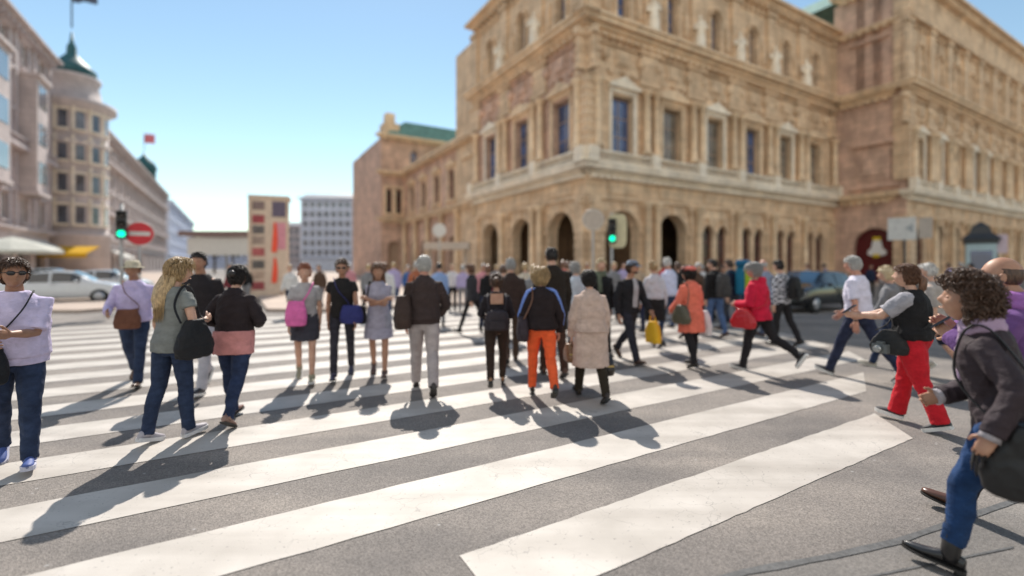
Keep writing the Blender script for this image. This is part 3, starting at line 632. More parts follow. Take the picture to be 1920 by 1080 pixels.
far_block('distant grey block half hidden behind the poster tower', 505, 562, 190, 17, M_GREYF, 5, 4)
# ---------------- people ----------------
class Prims(MB):
    pass
def bake(mb, name, mats, parent, vox, smooth=4, fold=0, seed=0, fs=9.0, extra=None, stripes=None):
    """fuse overlapping closed shapes into one continuous skin, smooth it and press creases into it"""
    me = mb.mesh(name, mats); o = link(name, me, parent)
    r = o.modifiers.new('r', 'REMESH'); r.mode = 'VOXEL'; r.voxel_size = vox; r.use_smooth_shade = True
    s = o.modifiers.new('s', 'SMOOTH'); s.iterations = smooth; s.factor = .5
    dg = bpy.context.evaluated_depsgraph_get(); ev = o.evaluated_get(dg)
    nm = bpy.data.meshes.new_from_object(ev, depsgraph=dg); o.modifiers.clear()
    if fold:
        off = V((seed*3.1, seed*1.7, seed*2.3))
        nrm = [v.normal.copy() for v in nm.vertices]
        for v, vn in zip(nm.vertices, nrm):
            p = v.co; q = V((p.x*fs+.8*sin(p.z*7), p.y*fs, p.z*fs*.75))+off
            a = noise.noise(q)+.5*noise.noise(q*2.1)
            a = (1-abs(a)*2.4)*.6+a*.5
            v.co = p+vn*(fold*a)
    if extra:                                # fingers, face and ears join the same mesh
        bm = __import__('bmesh').new(); bm.from_mesh(nm); em = extra.mesh('x', []); bm.from_mesh(em)
        bpy.data.meshes.remove(em); bm.to_mesh(nm); bm.free()
    nm.name = name; o.data = nm; bpy.data.meshes.remove(me)
    nm.materials.clear()
    for m in (mats if isinstance(mats, (list, tuple)) else [mats]): nm.materials.append(m)
    for p in nm.polygons: p.use_smooth = True
    nm.update(); return o
def gs(x, s): return math.exp(-(x/s)**2)
def head_pt(th, ph, grow=0):
    """one point of the head: th from crown (0) to chin side (pi), ph=0 is the face direction (+y)"""
    x, y, z = sin(th)*sin(ph), sin(th)*cos(ph), cos(th)
    rx, ry, rz = .074, .096, .116
    px, py, pz = x*rx, y*ry, z*rz
    t = max(0, -z)
    px *= 1-.30*t**1.6; py *= (1-.10*t**1.5) if y > 0 else (1-.34*t**1.1)
    if y < 0: py *= 1.06
    if y > 0:                                # face
        f = y
        py += f*(.0185*gs(px, .013)*(gs(pz+.028, .018)+.55*gs(pz+.008, .022)) - .011*(gs(px-.032, .017)+gs(px+.032, .017))*gs(pz, .014)
                 + .005*gs(pz-.026, .012)*gs(px, .05) + .008*gs(pz+.066, .010)*gs(px, .022) - .006*gs(pz+.0655, .003)*gs(px, .02) - .004*gs(pz+.05, .008)*gs(px, .03)
                 + .010*gs(pz+.098, .015)*gs(px, .025) + .004*(gs(px-.042, .02)+gs(px+.042, .02))*gs(pz+.03, .02))
    p = V((px, py, pz))
    return p+V((x/rx, y/ry, z/rz)).normalized()*grow
def ik(s, t, l1, l2, pole):
    d = t-s; L = min(d.length, (l1+l2)*.998); d = d.normalized(); t = s+d*L
    a = (l1*l1-l2*l2+L*L)/(2*L); h = math.sqrt(max(0, l1*l1-a*a))
    pl = V(pole); pl = (pl-d*pl.dot(d)).normalized()
    return s+d*a+pl*h, t
SKIN = {'fair': (.58, .36, .26), 'tan': (.44, .25, .165), 'dark': (.33, .18, .115), 'ruddy': (.52, .27, .19)}
HAIRC = {'white': (.62, .60, .57), 'grey': (.38, .37, .36), 'dark': (.022, .016, .014), 'brown': (.09, .047, .028), 'chest': (.16, .075, .04), 'blond': (.48, .33, .17), 'pale': (.60, .48, .30), 'red': (.30, .10, .05)}
class Person: pass
COUNT = [0]
def person(label, pos, h, face, group='people on the crossing', build=1.0, girl=False, tone='fair', legs=(20, 4, -16, 22), arms=None, hands=None, lean=3, headturn=(0, 0),
           hair=('short', 'brown'), top=dict(), low=dict(), shoe=('shoe', (.02, .02, .02)), acc=(), q=1, grip=(0, 0), splay=3, seedadd=0):
    """legs: hip and knee angle left, right; arms: (swing, abduct, elbow) left, right; hands: wrist targets in local metres; q: 2 near, 1 middle, 0 far"""
    COUNT[0] += 1; seed = COUNT[0]+seedadd; rr = random.Random(seed*17)
    S = h/1.75; B = build
    root = thing('person', label, 'person', (pos[0], pos[1], pos[2] if len(pos) > 2 else 0.004), R(face), group)
    P = Person(); P.root = root; P.S = S
    vox = {2: .0065, 1: .0115, 0: .019}[q]*max(.85, S); nseg = {2: 14, 1: 10, 0: 8}[q]
    hipz = .93*S; hw = .092*S*(1.06 if girl else 1)
    # --- legs
    J = {}
    for i, sd in ((0, -1), (1, 1)):
        a, k = R(legs[i*2]), R(legs[i*2+1]); b = a-k; sp = R(splay)*.5
        H = V((sd*hw, 0, hipz)); K = H+V((sd*sin(sp)*.43*S*.6, sin(a)*.43*S, -cos(a)*.43*S)); A = K+V((0, sin(b)*.42*S, -cos(b)*.42*S))
        pit = -R(legs[i*2]-legs[i*2+1])*.95 if b < 0 else -b*.75     # heel up behind, toe up in front
        J[i] = [H, K, A, pit]
    FL = .265*S*(.94 if girl else 1); AH = .082*S
    heel_h = .055 if shoe[0] == 'heel' else (.03 if shoe[0] == 'boot' else .0)
    def footp(A, pit, y, z):
        c, s = cos(pit), sin(pit); return A+V((0, y*c+z*s, -y*s+z*c))
    low_z = min(min(footp(J[i][2], J[i][3], y, -AH-(heel_h if y < 0 else heel_h*.0)).z for y in (-.06*S, .12*S, .19*S)) for i in (0, 1))
    dz = -low_z
    for i in (0, 1):
        for j in range(3): J[i][j] = J[i][j]+V((0, 0, dz))
    hipz += dz; pel = V((0, 0, hipz))
    ln = R(lean); RX = M4.Rotation(-ln, 3, 'X')
    U = lambda x, y, z: pel+RX @ (V((x, y, z*S+.0))-V((0, 0, .93*S)))   # torso space: z in units of S, x,y metres
    P.U = U; P.J = J
    # --- arms
    sw = (.178 if not girl else .155)*S*(1+.25*(B-1))
    AR = {}
    if arms is None: arms = ((-legs[0]*.8, 9, 14), (-legs[2]*.8, 9, 14))
    for i, sd in ((0, -1), (1, 1)):
        Sh = U(sd*sw, -.004, 1.375); l1, l2 = .285*S, .255*S
        hd = hands[i] if hands else None
        if hd is not None:
            pole = hd[1] if len(hd) == 2 and not isinstance(hd[0], (int, float)) else (sd*.5, -.6, -.6)
            tgt = V(hd[0] if len(hd) == 2 and not isinstance(hd[0], (int, float)) else hd)
            E, Wr = ik(Sh, tgt, l1, l2, pole)
        else:
            a, b, e = (R(x) for x in arms[i])
            E = Sh+V((sd*sin(b), sin(a)*cos(b), -cos(a)*cos(b)))*l1
            Wr = E+V((sd*sin(b)*(.3-1.5*min(1, e/1.4)), sin(a+e), -cos(a+e))).normalized()*l2
        fd = (Wr-E).normalized(); AR[i] = [Sh, E, Wr, fd, Wr+fd*.075*S]
    P.AR = AR; P.hand = [AR[0][4], AR[1][4]]
    # --- body: one continuous skin
    covT = top.get('kind', 'shirt'); sl = top.get('sleeve', 1.0)
    m = Prims(); cw = .86                    # clothed parts stay slimmer than their clothes
    def ring(c, rx, ry, n=16): return [c+RX @ V((rx*cos(2*pi*k/n), ry*sin(2*pi*k/n), 0)) for k in range(n)]
    g = 1.0 if not girl else .93
    TOR = [(.80, .105, .085, 0), (.86, .150, .105, -.004), (.93, .168 if girl else .160, .122, -.012), (1.0, .155, .112, -.004), (1.09, .132 if girl else .148, .100, .004),
           (1.2, .145 if girl else .16, .108, .008), (1.27, .152 if girl else .170, .120 if girl else .116, .012), (1.345, .152 if girl else .172, .106, .002), (1.395, .125 if girl else .142, .088, -.006), (1.435, .088 if girl else .10, .072, -.008), (1.475, .062, .058, -.006)]
    def torso(mm, sc, ext=0, zlo=0, zhi=9):
        rows = [ring(U(0, y*S, z), (rx*B*sc+ext)*S, (ry*B*sc+ext)*S) for z, rx, ry, y in TOR if zlo <= z <= zhi]
        mm.grid(rows)
    torso(m, cw)
    hc = U(0, .045*S+.0, 1.625); nk = [U(0, -.012, 1.42), U(0, .0, 1.5), hc+V((0, -.012*S, -.055*S))]
    m.tube(nk, [.062*S, .054*S*(.9 if girl else 1.06), .05*S], 12, cap='round')
    for i in (0, 1):
        H, K, A, pit = J[i]; c = cw if low.get('kind', 'trousers') == 'trousers' else 1.0
        knee = low.get('len', 1.0)
        m.tube([H+V((0, 0, .03)), H.lerp(K, .5), K, K.lerp(A, .35)+V((0, -.012*S, 0)), A], [.085*S*B*c, .07*S*B*c, .052*S*c, .052*S*c, .034*S], nseg, cap='round')
        m.tube([A, footp(A, pit, .05*S, -.045*S), footp(A, pit, .14*S, -.06*S)], [.032*S, .024*S, .014*S], 8, cap='round')
        Sh, E, Wr, fd, hdp = AR[i]; c = .84 if sl >= .95 else 1.0
        m.tube([Sh+(U(0, 0, 1.4)-Sh)*.25, Sh, Sh.lerp(E, .5), E, E.lerp(Wr, .35), Wr], [.05*S*c*c, .05*S*B*c, .043*S*B*c, .036*S*B*c, .036*S*B*c, .025*S], nseg, cap='round')
        # palm: a flattened wedge, the palm faces the thigh
        sd = -1 if i == 0 else 1; inw = V((-sd, 0, 0)); inw = (inw-fd*inw.dot(fd))
        if inw.length < .2: inw = V((0, 0, -1))-fd*fd.z*-1
        inw = inw.normalized(); thd = fd.cross(inw)*(-sd)
        if thd.y+thd.z*.5 < 0: thd = -thd
        m.tube([Wr-fd*.01*S, Wr+fd*.035*S, Wr+fd*.085*S], [.03*S, .042*S, .04*S], 10, flat=(1, .40 if q < 2 else .34), cap='round', ref=thd)
        J[i].append((fd, inw, thd, sd))
    ex = MB()
    # fingers and thumb
    hs = S*(1.0 if not girl else .92); fn = 6 if q else 5
    for i in (0, 1):
        fd, inw, thd, sd = J[i][4]; Wr = AR[i][2]; cu = .32+.5*grip[i]
        for k in range(4):
            off = (.030-.020*k)*hs; fl = (.072, .082, .077, .06)[k]*hs; r = (.0088, .0092, .0088, .0076)[k]*hs
            p0 = Wr+fd*(.072-.004*abs(k-1))*hs+thd*off; pts = [p0]; ang = cu*.5+rr.uniform(-.08, .08); d = fd; p = p0+fd*.022*hs; pts.append(p)
            for sg, ff in ((.45, 1), (.32, 1.25), (.23, .9)):
                d = (fd*cos(ang)+inw*sin(ang)+thd*(.10-.06*k)*(1-grip[i])).normalized(); p = p+d*fl*sg; pts.append(p); ang += cu*ff*1.0
            ex.tube(pts, [r*1.1, r*1.08, r, r*.92, r*.78], fn, cap='round')
        b = Wr+fd*.028*hs+thd*.03*hs; d1 = (thd*.75+fd*.65+inw*.25).normalized(); d2 = (fd*.9+thd*.25+inw*(.35+.5*grip[i])).normalized()
        ex.tube([b-d1*.015*hs, b+d1*.022*hs, b+d1*.045*hs, b+d1*.045*hs+d2*.03*hs], [.0135*hs, .0125*hs, .0105*hs, .0085*hs], fn, cap='round')
    # head with face
    RH = M4.Rotation(R(headturn[0]), 3, 'Z') @ M4.Rotation(-R(headturn[1])-ln*.3, 3, 'X'); hk = .98*(S*.35+.65)
    HT = lambda p: hc+RH @ (V(p)*hk)
    P.HT = HT; P.head = hc; P.RH = RH
    na, nb = {2: (44, 60), 1: (26, 34), 0: (14, 18)}[q]
    rows = [[HT(head_pt(pi*a/na, -2*pi*b/nb)) for b in range(nb)] for a in range(1, na)]
    mats = [skin(SKIN[tone]), simple('eye_white', (.75, .72, .68), .2), simple('iris', (.03, .02, .015), .15), simple('lips', tuple(a*b for a, b in zip(SKIN[tone], (.85, .5, .52))), .4)]
    ex.grid(rows[::-1])
    if q:
        for sd in (-1, 1):                   # ears, eyes
            ex.ball(HT((sd*.077, -.008, -.012)), (.009*hk, .02*hk, .033*hk), 6, rot=RH @ M4.Rotation(-sd*.3, 3, 'Z'))
            ex.ball(HT((sd*.031, .0735, .0)), .0125*hk, 6, mi=1); ex.ball(HT((sd*.031, .0805, -.0005)), .0068*hk, 5, mi=2)
            ex.tube([HT((sd*.014, .0865, .021)), HT((sd*.032, .087, .026)), HT((sd*.05, .073, .019))], [.003, .004, .002], 5, cap='round', mi=2)
        ex.tube([HT((-.021, .081, -.067)), HT((0, .0935, -.0665)), HT((.021, .081, -.067))], [.0025, .0055, .0025], 6, cap='round', mi=3)
    P.body = bake(m, 'body', mats, root, vox, 3, extra=ex)
    hairdo(P, hair, hk, q, rr)
    # --- lower garment
    lk = low.get('kind', 'trousers'); lc = low.get('col', (.02, .02, .025)); ck = low.get('cloth', 'cloth')
    if lk in ('trousers', 'shorts'):
        m = Prims(); fl = low.get('flare', 1.0); lg = low.get('len', 1.0); e = low.get('loose', 1.0)
        lowtop = top.get('hem', {'coat': .5, 'jacket': .86, 'dress': .55, 'puffer': .82}.get(top.get('kind', 'shirt'), .9)) < .95
        torso(m, .95 if lowtop else 1.02, .0 if lowtop else .005, 0, 1.03)
        for i in (0, 1):
            H, K, A, pit = J[i][:4]
            if lg >= .95:
                E = A.lerp(K, low.get('up', 0))+V((0, 0, -.03*S))
                m.tube([H+V((0, 0, .04*S)), H.lerp(K, .3), H.lerp(K, .7), K, K.lerp(A, .35)+V((0, -.014*S, 0)), K.lerp(A, .75)+V((0, -.006*S, 0)), E], [(.086 if lowtop else .096)*S*B, .092*S*B*e, .076*S*B*e, .066*S*B**.5*e, .064*S*B**.5*e, .056*S*e*fl, .056*S*e*fl], nseg+4)
            else:
                E = H.lerp(K, lg*2) if lg <= .5 else K.lerp(A, lg*2-1)
                m.tube([H+V((0, 0, .04*S)), H.lerp(E, .4), E], [.096*S*B, .094*S*B*e, .08*S*B*e], nseg+4)
        bake(m, 'trousers' if lk == 'trousers' else 'shorts', cloth(lc, ck), root, vox, 2, (.008 if q > 1 else .007) if q else .004, seed, 10)
    elif lk == 'skirt':
        zb = low.get('hem', .52); f2 = low.get('flare', 1.15); m = Prims(); mid = (J[0][1]+J[1][1])*.5
        rows = [ring(U(0, 0, z), (rx*B*1.05+.012)*S, (ry*B*1.05+.014)*S) for z, rx, ry in ((1.02, .155, .112), (.93, .175, .125), (.84, .18, .13))]
        w = max(.165*f2, abs(J[0][1].y-J[1][1].y)/S*.45+.06)
        cen = V((0, mid.y*.6, hipz-(.93-zb)*S)); rows.append([cen+V(((.175*f2)*S*B*cos(2*pi*k/16), w*S*sin(2*pi*k/16), 0)) for k in range(16)])
        m.grid(rows[::-1]); bake(m, 'skirt', cloth(lc), root, vox, 3, .009, seed, 8)
    # --- upper garment
    tc = top.get('col', (.3, .3, .3)); tk = top.get('kind', 'shirt'); ext = {'shirt': .012, 'jacket': .024, 'coat': .032, 'tee': .022, 'dress': .012, 'puffer': .035}.get(tk, .015)
    hem = top.get('hem', {'coat': .50, 'jacket': .86, 'dress': .55, 'puffer': .82}.get(tk, .9)); fl = top.get('flare', 1.0)
    m = Prims(); rows = []
    zs = [t for t in TOR if t[0] > max(hem, .9)+.02]
    if hem < .9:
        rows.append(ring(U(0, -.0*S, hem) if hem > .78 else V((0, (J[0][1].y+J[1][1].y)*.22, hipz-(.93-hem)*S)), (.178*B*fl+ext)*S, (.128*B*fl+ext+(abs(J[0][1].y-J[1][1].y)*.34 if hem < .75 else 0))*S))
        if hem < .75: rows.append(ring(U(0, 0, (hem+.92)/2), (.18*B*(1+fl)/2+ext)*S, (.132*B*(1+fl)/2+ext)*S))
        rows.append(ring(U(0, -.006, .92), (.176*B+ext)*S, (.128*B+ext)*S))
    else: rows.append(ring(U(0, 0, hem), (.165*B*fl+ext)*S, (.122*B*fl+ext)*S))
    fit = top.get('fit', .0)
    rows += [ring(U(0, y*S, z), (rx*B*1.03+ext+(fit if z < 1.25 else 0))*S, (ry*B*1.03+ext+(fit if z < 1.25 else 0))*S) for z, rx, ry, y in zs]
    if top.get('open'): rows = rows[:-1]; rows.append(ring(U(0, -.005, 1.44), .10*S, .085*S))
    m.grid(rows)
    se = ext*.75*S
    if sl > 0:
        for i in (0, 1):
            Sh, E, Wr = AR[i][:3]; inn = Sh+(U(0, 0, 1.365)-Sh)*.45
            ra, re_, rw_ = .053*S*B+se, .046*S*B**.7+se, .034*S+se*1.1
            if sl >= .95: pts = [inn, Sh+V((0, 0, -.008)), Sh.lerp(E, .5), E, E.lerp(Wr, .5), Wr]; rad = [ra*.85, ra*.92, ra*.92, re_, re_*.9, rw_]
            elif sl > .5: Q = E.lerp(Wr, (sl-.5)*2); pts = [inn, Sh, Sh.lerp(E, .5), E, Q]; rad = [ra*.85, ra*.92, ra*.92, re_, re_*.95]
            else: Q = Sh.lerp(E, sl*2); pts = [inn, Sh, Sh.lerp(Q, .5), Q]; rad = [ra*.85, ra*.92, ra*.95, ra*.93]
            m.tube(pts, rad, nseg+2)
    if top.get('collar', tk in ('jacket', 'coat') and not top.get('open')):
        m.tube([U(0, -.012, 1.45), U(0, -.012, 1.50)], [.075*S, .068*S], 14)
    if top.get('hood'): m.ball(U(0, -.085*S, 1.46), (.10*S, .05*S, .075*S), 7)
    nm = {'shirt': 'shirt', 'tee': 'shirt', 'jacket': 'jacket', 'coat': 'coat', 'dress': 'dress', 'puffer': 'jacket'}[tk]
    g_ = bake(m, nm, cloth(tc, top.get('cloth', 'cloth'), top.get('rough', .85)), root, vox, (7, 5, 5)[2-q] if q else 3, (.0055 if tk in ('tee', 'dress') else .011) if q else .005, seed+5, top.get('fs', 8)); P.top = g_
    # --- shoes
    for i in (0, 1): shoe_mesh(P, J[i], footp, shoe, S, girl, q, heel_h, FL, AH)
    # --- visible extras that are clothing
    for a in acc: a(P)
    return P
def shoe_mesh(P, j, footp, shoe, S, girl, q, heel_h, FL, AH):
    A, pit = j[2], j[3]; kind, col = shoe[0], shoe[1]; sole = shoe[2] if len(shoe) > 2 else (.03, .028, .026)
    prof = [(-.072, .026, .062), (-.062, .034, .075), (-.03, .038, .085), (.02, .038, .082), (.07, .041, .062), (.12, .046, .048), (.16, .043, .040), (.185, .030, .033), (.197, .012, .024)]
    if kind == 'boot': prof = prof[:-3]+[(.165, .036, .042), (.20, .022, .034), (.222, .007, .025)]
    if kind == 'heel': prof = [(a, w*.9, h*.9) for a, w, h in prof]
    m = MB(); n = 14 if q else 10; rows = []
    def lift(y): return heel_h*max(0, min(1, (.09-y)/.13)) if heel_h else 0
    for y, w, h in prof:
        y, w, h = y*S, w*S, h*S*(.62 if kind in ('heel', 'sandal') and y > .0 else 1); rg = []
        for k in range(n):
            a = 2*pi*k/n; cx, cz = cos(a), sin(a)
            z = (cz*.5+.5)**.8; rg.append(footp(A, pit, y, -AH+.008+lift(y)*0+z*h) + V((cx*w*(1-.35*z), 0, 0)))
        rows.append(rg)
    m.grid(rows)
    if kind in ('boot', 'sneaker', 'shoe'):
        t = {'boot': .26, 'sneaker': .03, 'shoe': .015}[kind]
        m.tube([footp(A, pit, -.008*S, -AH+.04*S), A+V((0, 0, .0)), A+(j[1]-A).normalized()*t*S], [.046*S, .047*S, .05*S], 12)
    o = m.build('shoe', simple('shoe_leather_%d' % (sum(int(c*999) for c in col)), col, .32 if kind in ('boot', 'shoe', 'heel') else .6, coat=.3 if kind == 'boot' else 0), P.root)
    s = MB(); N = len(prof)
    ol = [(y*S, (w+.003)*S) for y, w, h in prof]; zt, zb = -AH+.012, -AH-.012 if kind == 'sneaker' else -AH
    if kind == 'sneaker': zt = -AH+.022
    pl = [(-w, y) for y, w in ol]+[(w, y) for y, w in reversed(ol)]
    rt = [footp(A, pit, y, zt)+V((x, 0, 0)) for x, y in pl]; rb = [footp(A, pit, y, zb)+V((x*.97, 0, 0)) for x, y in pl]
    s.grid([rb, rt], smooth=False)
    if heel_h:
        c0, c1 = footp(A, pit, -.05*S, -AH+.01), footp(A, pit, -.052*S, -AH-heel_h)
        s.tube([c0, c1], [.03*S, .018*S if kind == 'heel' else .027*S], 10)
    s.build('sole', simple('sole_%d' % (sum(int(c*999) for c in sole)), sole, .6), o)
def hairdo(P, hair, hk, q, rr):
    style, colr = hair[0], HAIRC[hair[1]]; HT = P.HT; root = P.root
    if style == 'none': return
    hv = hair[2] if len(hair) > 2 else 1
    m = MB(); na, nb = {2: (40, 56), 1: (24, 32), 0: (14, 18)}[q]
    vol = {'short': .009, 'bald': .004, 'bob': .024, 'long': .022, 'bun': .013, 'curly': .03, 'pony': .016, 'tuft': .016}[style]*hv
    low_ = {'short': -.06, 'bald': -.055, 'bob': -.11, 'long': -.11, 'bun': -.06, 'curly': -.09, 'pony': -.065, 'tuft': -.07}[style]
    fr = {'short': .062, 'bald': .2, 'bob': .055, 'long': .058, 'bun': .065, 'curly': .048, 'pony': .06, 'tuft': .055}[style]
    def hl(ph):                              # hairline height by direction
        c = cos(ph); s = abs(sin(ph))
        if c > .25: return fr-(1-c)*.03
        return low_+(fr-.03-low_)*max(0, min(1, (c+.25)/.5))**1.3
    pts = []; rows = []; sd = rr.uniform(0, 50)
    for a in range(1, na):
        rw = []
        for b in range(nb):
            th, ph = pi*a/na, 2*pi*b/nb; p = head_pt(th, ph); inside = p.z-hl(ph)
            if style == 'bald' and (p.z > .045): inside = -.1
            k = max(0, min(1, inside/.012+.4))
            t = vol*(.75+.6*noise.noise(p*28+V((sd, 0, 0))))+(.010 if style in ('curly', 'tuft', 'bob') else .004)*noise.noise(p*70+V((0, sd, 0)))
            g = -.008+k*(.008+max(.002, t))
            pt = HT(head_pt(th, -ph, g)); rw.append(pt)
            if k > .8: pts.append((pt, (pt-P.head).normalized(), ph))
        rows.append(rw)
    m.grid(rows[::-1])
    S = P.S
    if style == 'bun':
        m.ball(HT((0, -.125, .035)), .042, 7)
    if style == 'pony':
        m.tube([HT((0, -.11, .03)), HT((0, -.155, -.01)), HT((0, -.16, -.10)), HT((0, -.14, -.19))], [.024, .036, .034, .008], 9, cap='round')
    if style == 'long':
        m.tube([HT((0, -.05, .03)), HT((0, -.10, -.07)), HT((0, -.145, -.17)), HT((.01, -.175, -.28)), HT((0, -.185, -.40))], [.07, .092, .10, .088, .03], 14, flat=(1, .5), cap='round', ref=(1, 0, 0))
        for k in range((260, 90, 10)[2-q]):
            x = rr.uniform(-.085, .085); L = rr.uniform(.25, .38)
            m.tube([HT((x*.8, -.10-.03*rr.random(), -.03)), HT((x, -.185+abs(x)*.5, -.17)), HT((x*1.1+rr.uniform(-.03, .03), -.215+abs(x)*.5, -.12-L))], [.0045, .0055, .0008], 4)
    n = int({2: 1500, 1: 220, 0: 0}[q]*hv)
    if pts and style != 'bald':
        for _ in range(n):
            p, nrm, ph = rr.choice(pts)
            if style == 'curly':
                t1 = nrm.cross(V((rr.uniform(-1, 1), rr.uniform(-1, 1), rr.uniform(-1, 1)))).normalized(); r = rr.uniform(.008, .02); c = p+nrm*rr.uniform(-.006, .014*hv)
                a0 = rr.uniform(0, 6); m.tube([c+(t1*cos(a0+k*.75)+nrm*sin(a0+k*.75))*r+nrm.cross(t1)*k*.004 for k in range(6)], [.0014, .0028, .0032, .0032, .0026, .0006], 4)
            else:
                d = V((rr.uniform(-.25, .25), -.15, -1)); d = (d-nrm*d.dot(nrm)); d = d.normalized() if d.length > .05 else V((0, -1, 0))
                L = rr.uniform(.025, .055) if style in ('short', 'bun', 'pony') else rr.uniform(.05, .10)
                lf = rr.uniform(.0, .02)
                m.tube([p-nrm*.003, p+d*L*.5+nrm*lf, p+d*L+nrm*(lf*.6-L*L*2.5)], [.0028, .003, .0006] if q > 1 else [.004, .0045, .0008], 4)
    m.build('hair', hairm(colr), root)
# accessories worn by a person (children of that person)
def a_cap(col, logo=None):
    def f(P):
        m = MB(); HT = P.HT; n = 18
        m.grid([[HT(V((.084*cos(2*pi*k/n)*r, .108*sin(2*pi*k/n)*r-.004, z))) for k in range(n)] for r, z in ((1.02, .035), (1.03, .06), (.9, .10), (.6, .128), (.15, .138))])
        top_, bot = [], []
        for k in range(9):
            a = pi*.14+pi*.72*k/8; top_.append(HT((.088*cos(a), .095*sin(a)+.015, .045))); bot.append(HT((.08*cos(a), .16*sin(a)+.015, .038-.008*abs(k-4)/4)))
        for k in range(8):
            m.face([top_[k], top_[k+1], bot[k+1], bot[k]]); m.face([q_-V((0, 0, .006)) for q_ in (bot[k], bot[k+1], top_[k+1], top_[k])])
        c = m.build('cap', cloth(col), P.root)
        if logo: e = MB(); e.face([HT((x, .115-.02*abs(x)/.03, z)) for x, z in ((-.03, .062), (.03, .062), (.024, .092), (-.024, .092))]); e.build('cap_badge', simple('badge_white', (.75, .75, .78), .6), c)
    return f
def a_hat(col, brim=.05, h=.07):
    def f(P):
        m = MB(); HT = P.HT; n = 22; R1 = lambda r, z: [HT(V((.085*cos(2*pi*k/n)*r, .108*sin(2*pi*k/n)*r, z))) for k in range(n)]
        m.grid([R1(1.05+brim/.09, .03), R1(1.05+brim/.09, .036), R1(1.08, .05), R1(1.04, .05+h*.6), R1(.8, .06+h), R1(.3, .065+h)])
        m.build('hat', cloth(col), P.root)
    return f
def a_scarf(col, big=1.0):
    def f(P):
        m = Prims(); U = P.U; S = P.S; n = 14
        for z, r in ((1.455, .092), (1.49, .086)): m.tube([U(r*big*S*cos(2*pi*k/n), r*big*S*.9*sin(2*pi*k/n), z+.008*sin(3*k)) for k in range(n+1)], .032*big*S, 8)
        m.tube([U(.05*S, .09*S, 1.45), U(.05*S, .135*S, 1.33), U(.045*S, .15*S, 1.15)], [.03*S, .034*S, .03*S], 8, flat=(1.3, .5))
        bake(m, 'scarf', cloth(col), P.root, .009, 2, .006, 3, 14)
    return f
def a_glasses(P):
    HT = P.HT; m = MB()
    for s in (-1, 1):
        m.ball(HT((s*.033, .096, .0)), (.026, .007, .019), 6); m.tube([HT((s*.055, .092, .006)), HT((s*.08, .05, .008)), HT((s*.082, -.01, .004))], .0028, 5)
    m.tube([HT((-.01, .103, .004)), HT((.01, .103, .004))], .003, 5); m.build('sunglasses', simple('sunglass_plastic', (.012, .012, .014), .12), P.root)
def a_lapels(col):
    """open front of a jacket: a lighter shirt strip between two lapels"""
    def f(P):
        S = P.S; U = P.U; m = MB()
        rows = []
        for z, w, y in ((.98, .05, .158), (1.1, .052, .152), (1.22, .052, .162), (1.32, .05, .162), (1.40, .045, .135), (1.455, .035, .10)):
            rows.append([U((k-4)/4*w*S, (y+.006-.012*abs(k-4)/4)*S, z) for k in range(9)])
        m.grid(rows, closed=False, cap=False); back = MB()
        i = len(m.v); m.build('shirt_front', cloth(col), P.root)
    return f
def a_belt_hem(col, z0, z1, ext=.02):
    def f(P):
        S = P.S; U = P.U; m = Prims()
        m.grid([[U((.178+ext)*S*cos(2*pi*k/18), (.128+ext)*S*sin(2*pi*k/18)-.006, z) for k in range(18)] for z in (z0, (z0+z1)/2, z1)])
        bake(m, 'shirt_hem', cloth(col), P.root, .011, 2, .004, 9, 9)
    return f
def a_sleeve_stripe(col):
    """pale band running over each shoulder and down the sleeve"""
    def f(P):
        S = P.S
        for i in (0, 1):
            Sh, E, Wr = P.AR[i][:3]; sd = -1 if i == 0 else 1; o = V((sd*.042*S, -.012, .03*S)); m = MB()
            m.tube([P.U(sd*.07*S, -.01, 1.475), P.U(sd*.125*S, -.012, 1.462), Sh+V((sd*.035*S, -.02, .058*S)), Sh.lerp(E, .25)+V((sd*.062*S, -.025, .012*S)), Sh.lerp(E, .6)+V((sd*.058*S, -.025, 0)), E+V((sd*.05*S, -.02, 0)), E.lerp(Wr, .6)+V((sd*.042*S, -.02, 0))], [.018*S, .03*S, .034*S, .034*S, .032*S, .028*S, .022*S], 8, flat=(1, .7), cap='round')
            m.build('sleeve_stripe', cloth(col), P.root)
    return f
def a_cuffs(col):
    def f(P):
        for i in (0, 1):
            Wr, fd = P.AR[i][2], P.AR[i][3]; m = MB(); m.tube([Wr-fd*.035, Wr-fd*.005, Wr+fd*.03], [.046*P.S, .044*P.S, .05*P.S], 14); m.build('cuff', cloth(col), P.root)
    return f
def a_watch(i):
    def f(P):
        Wr, fd = P.AR[i][2], P.AR[i][3]; m = MB(); m.tube([Wr-fd*.03, Wr-fd*.008], [.031*P.S, .031*P.S], 14); m.build('wristwatch', simple('watch_strap', (.02, .02, .02), .4), P.root)
    return f
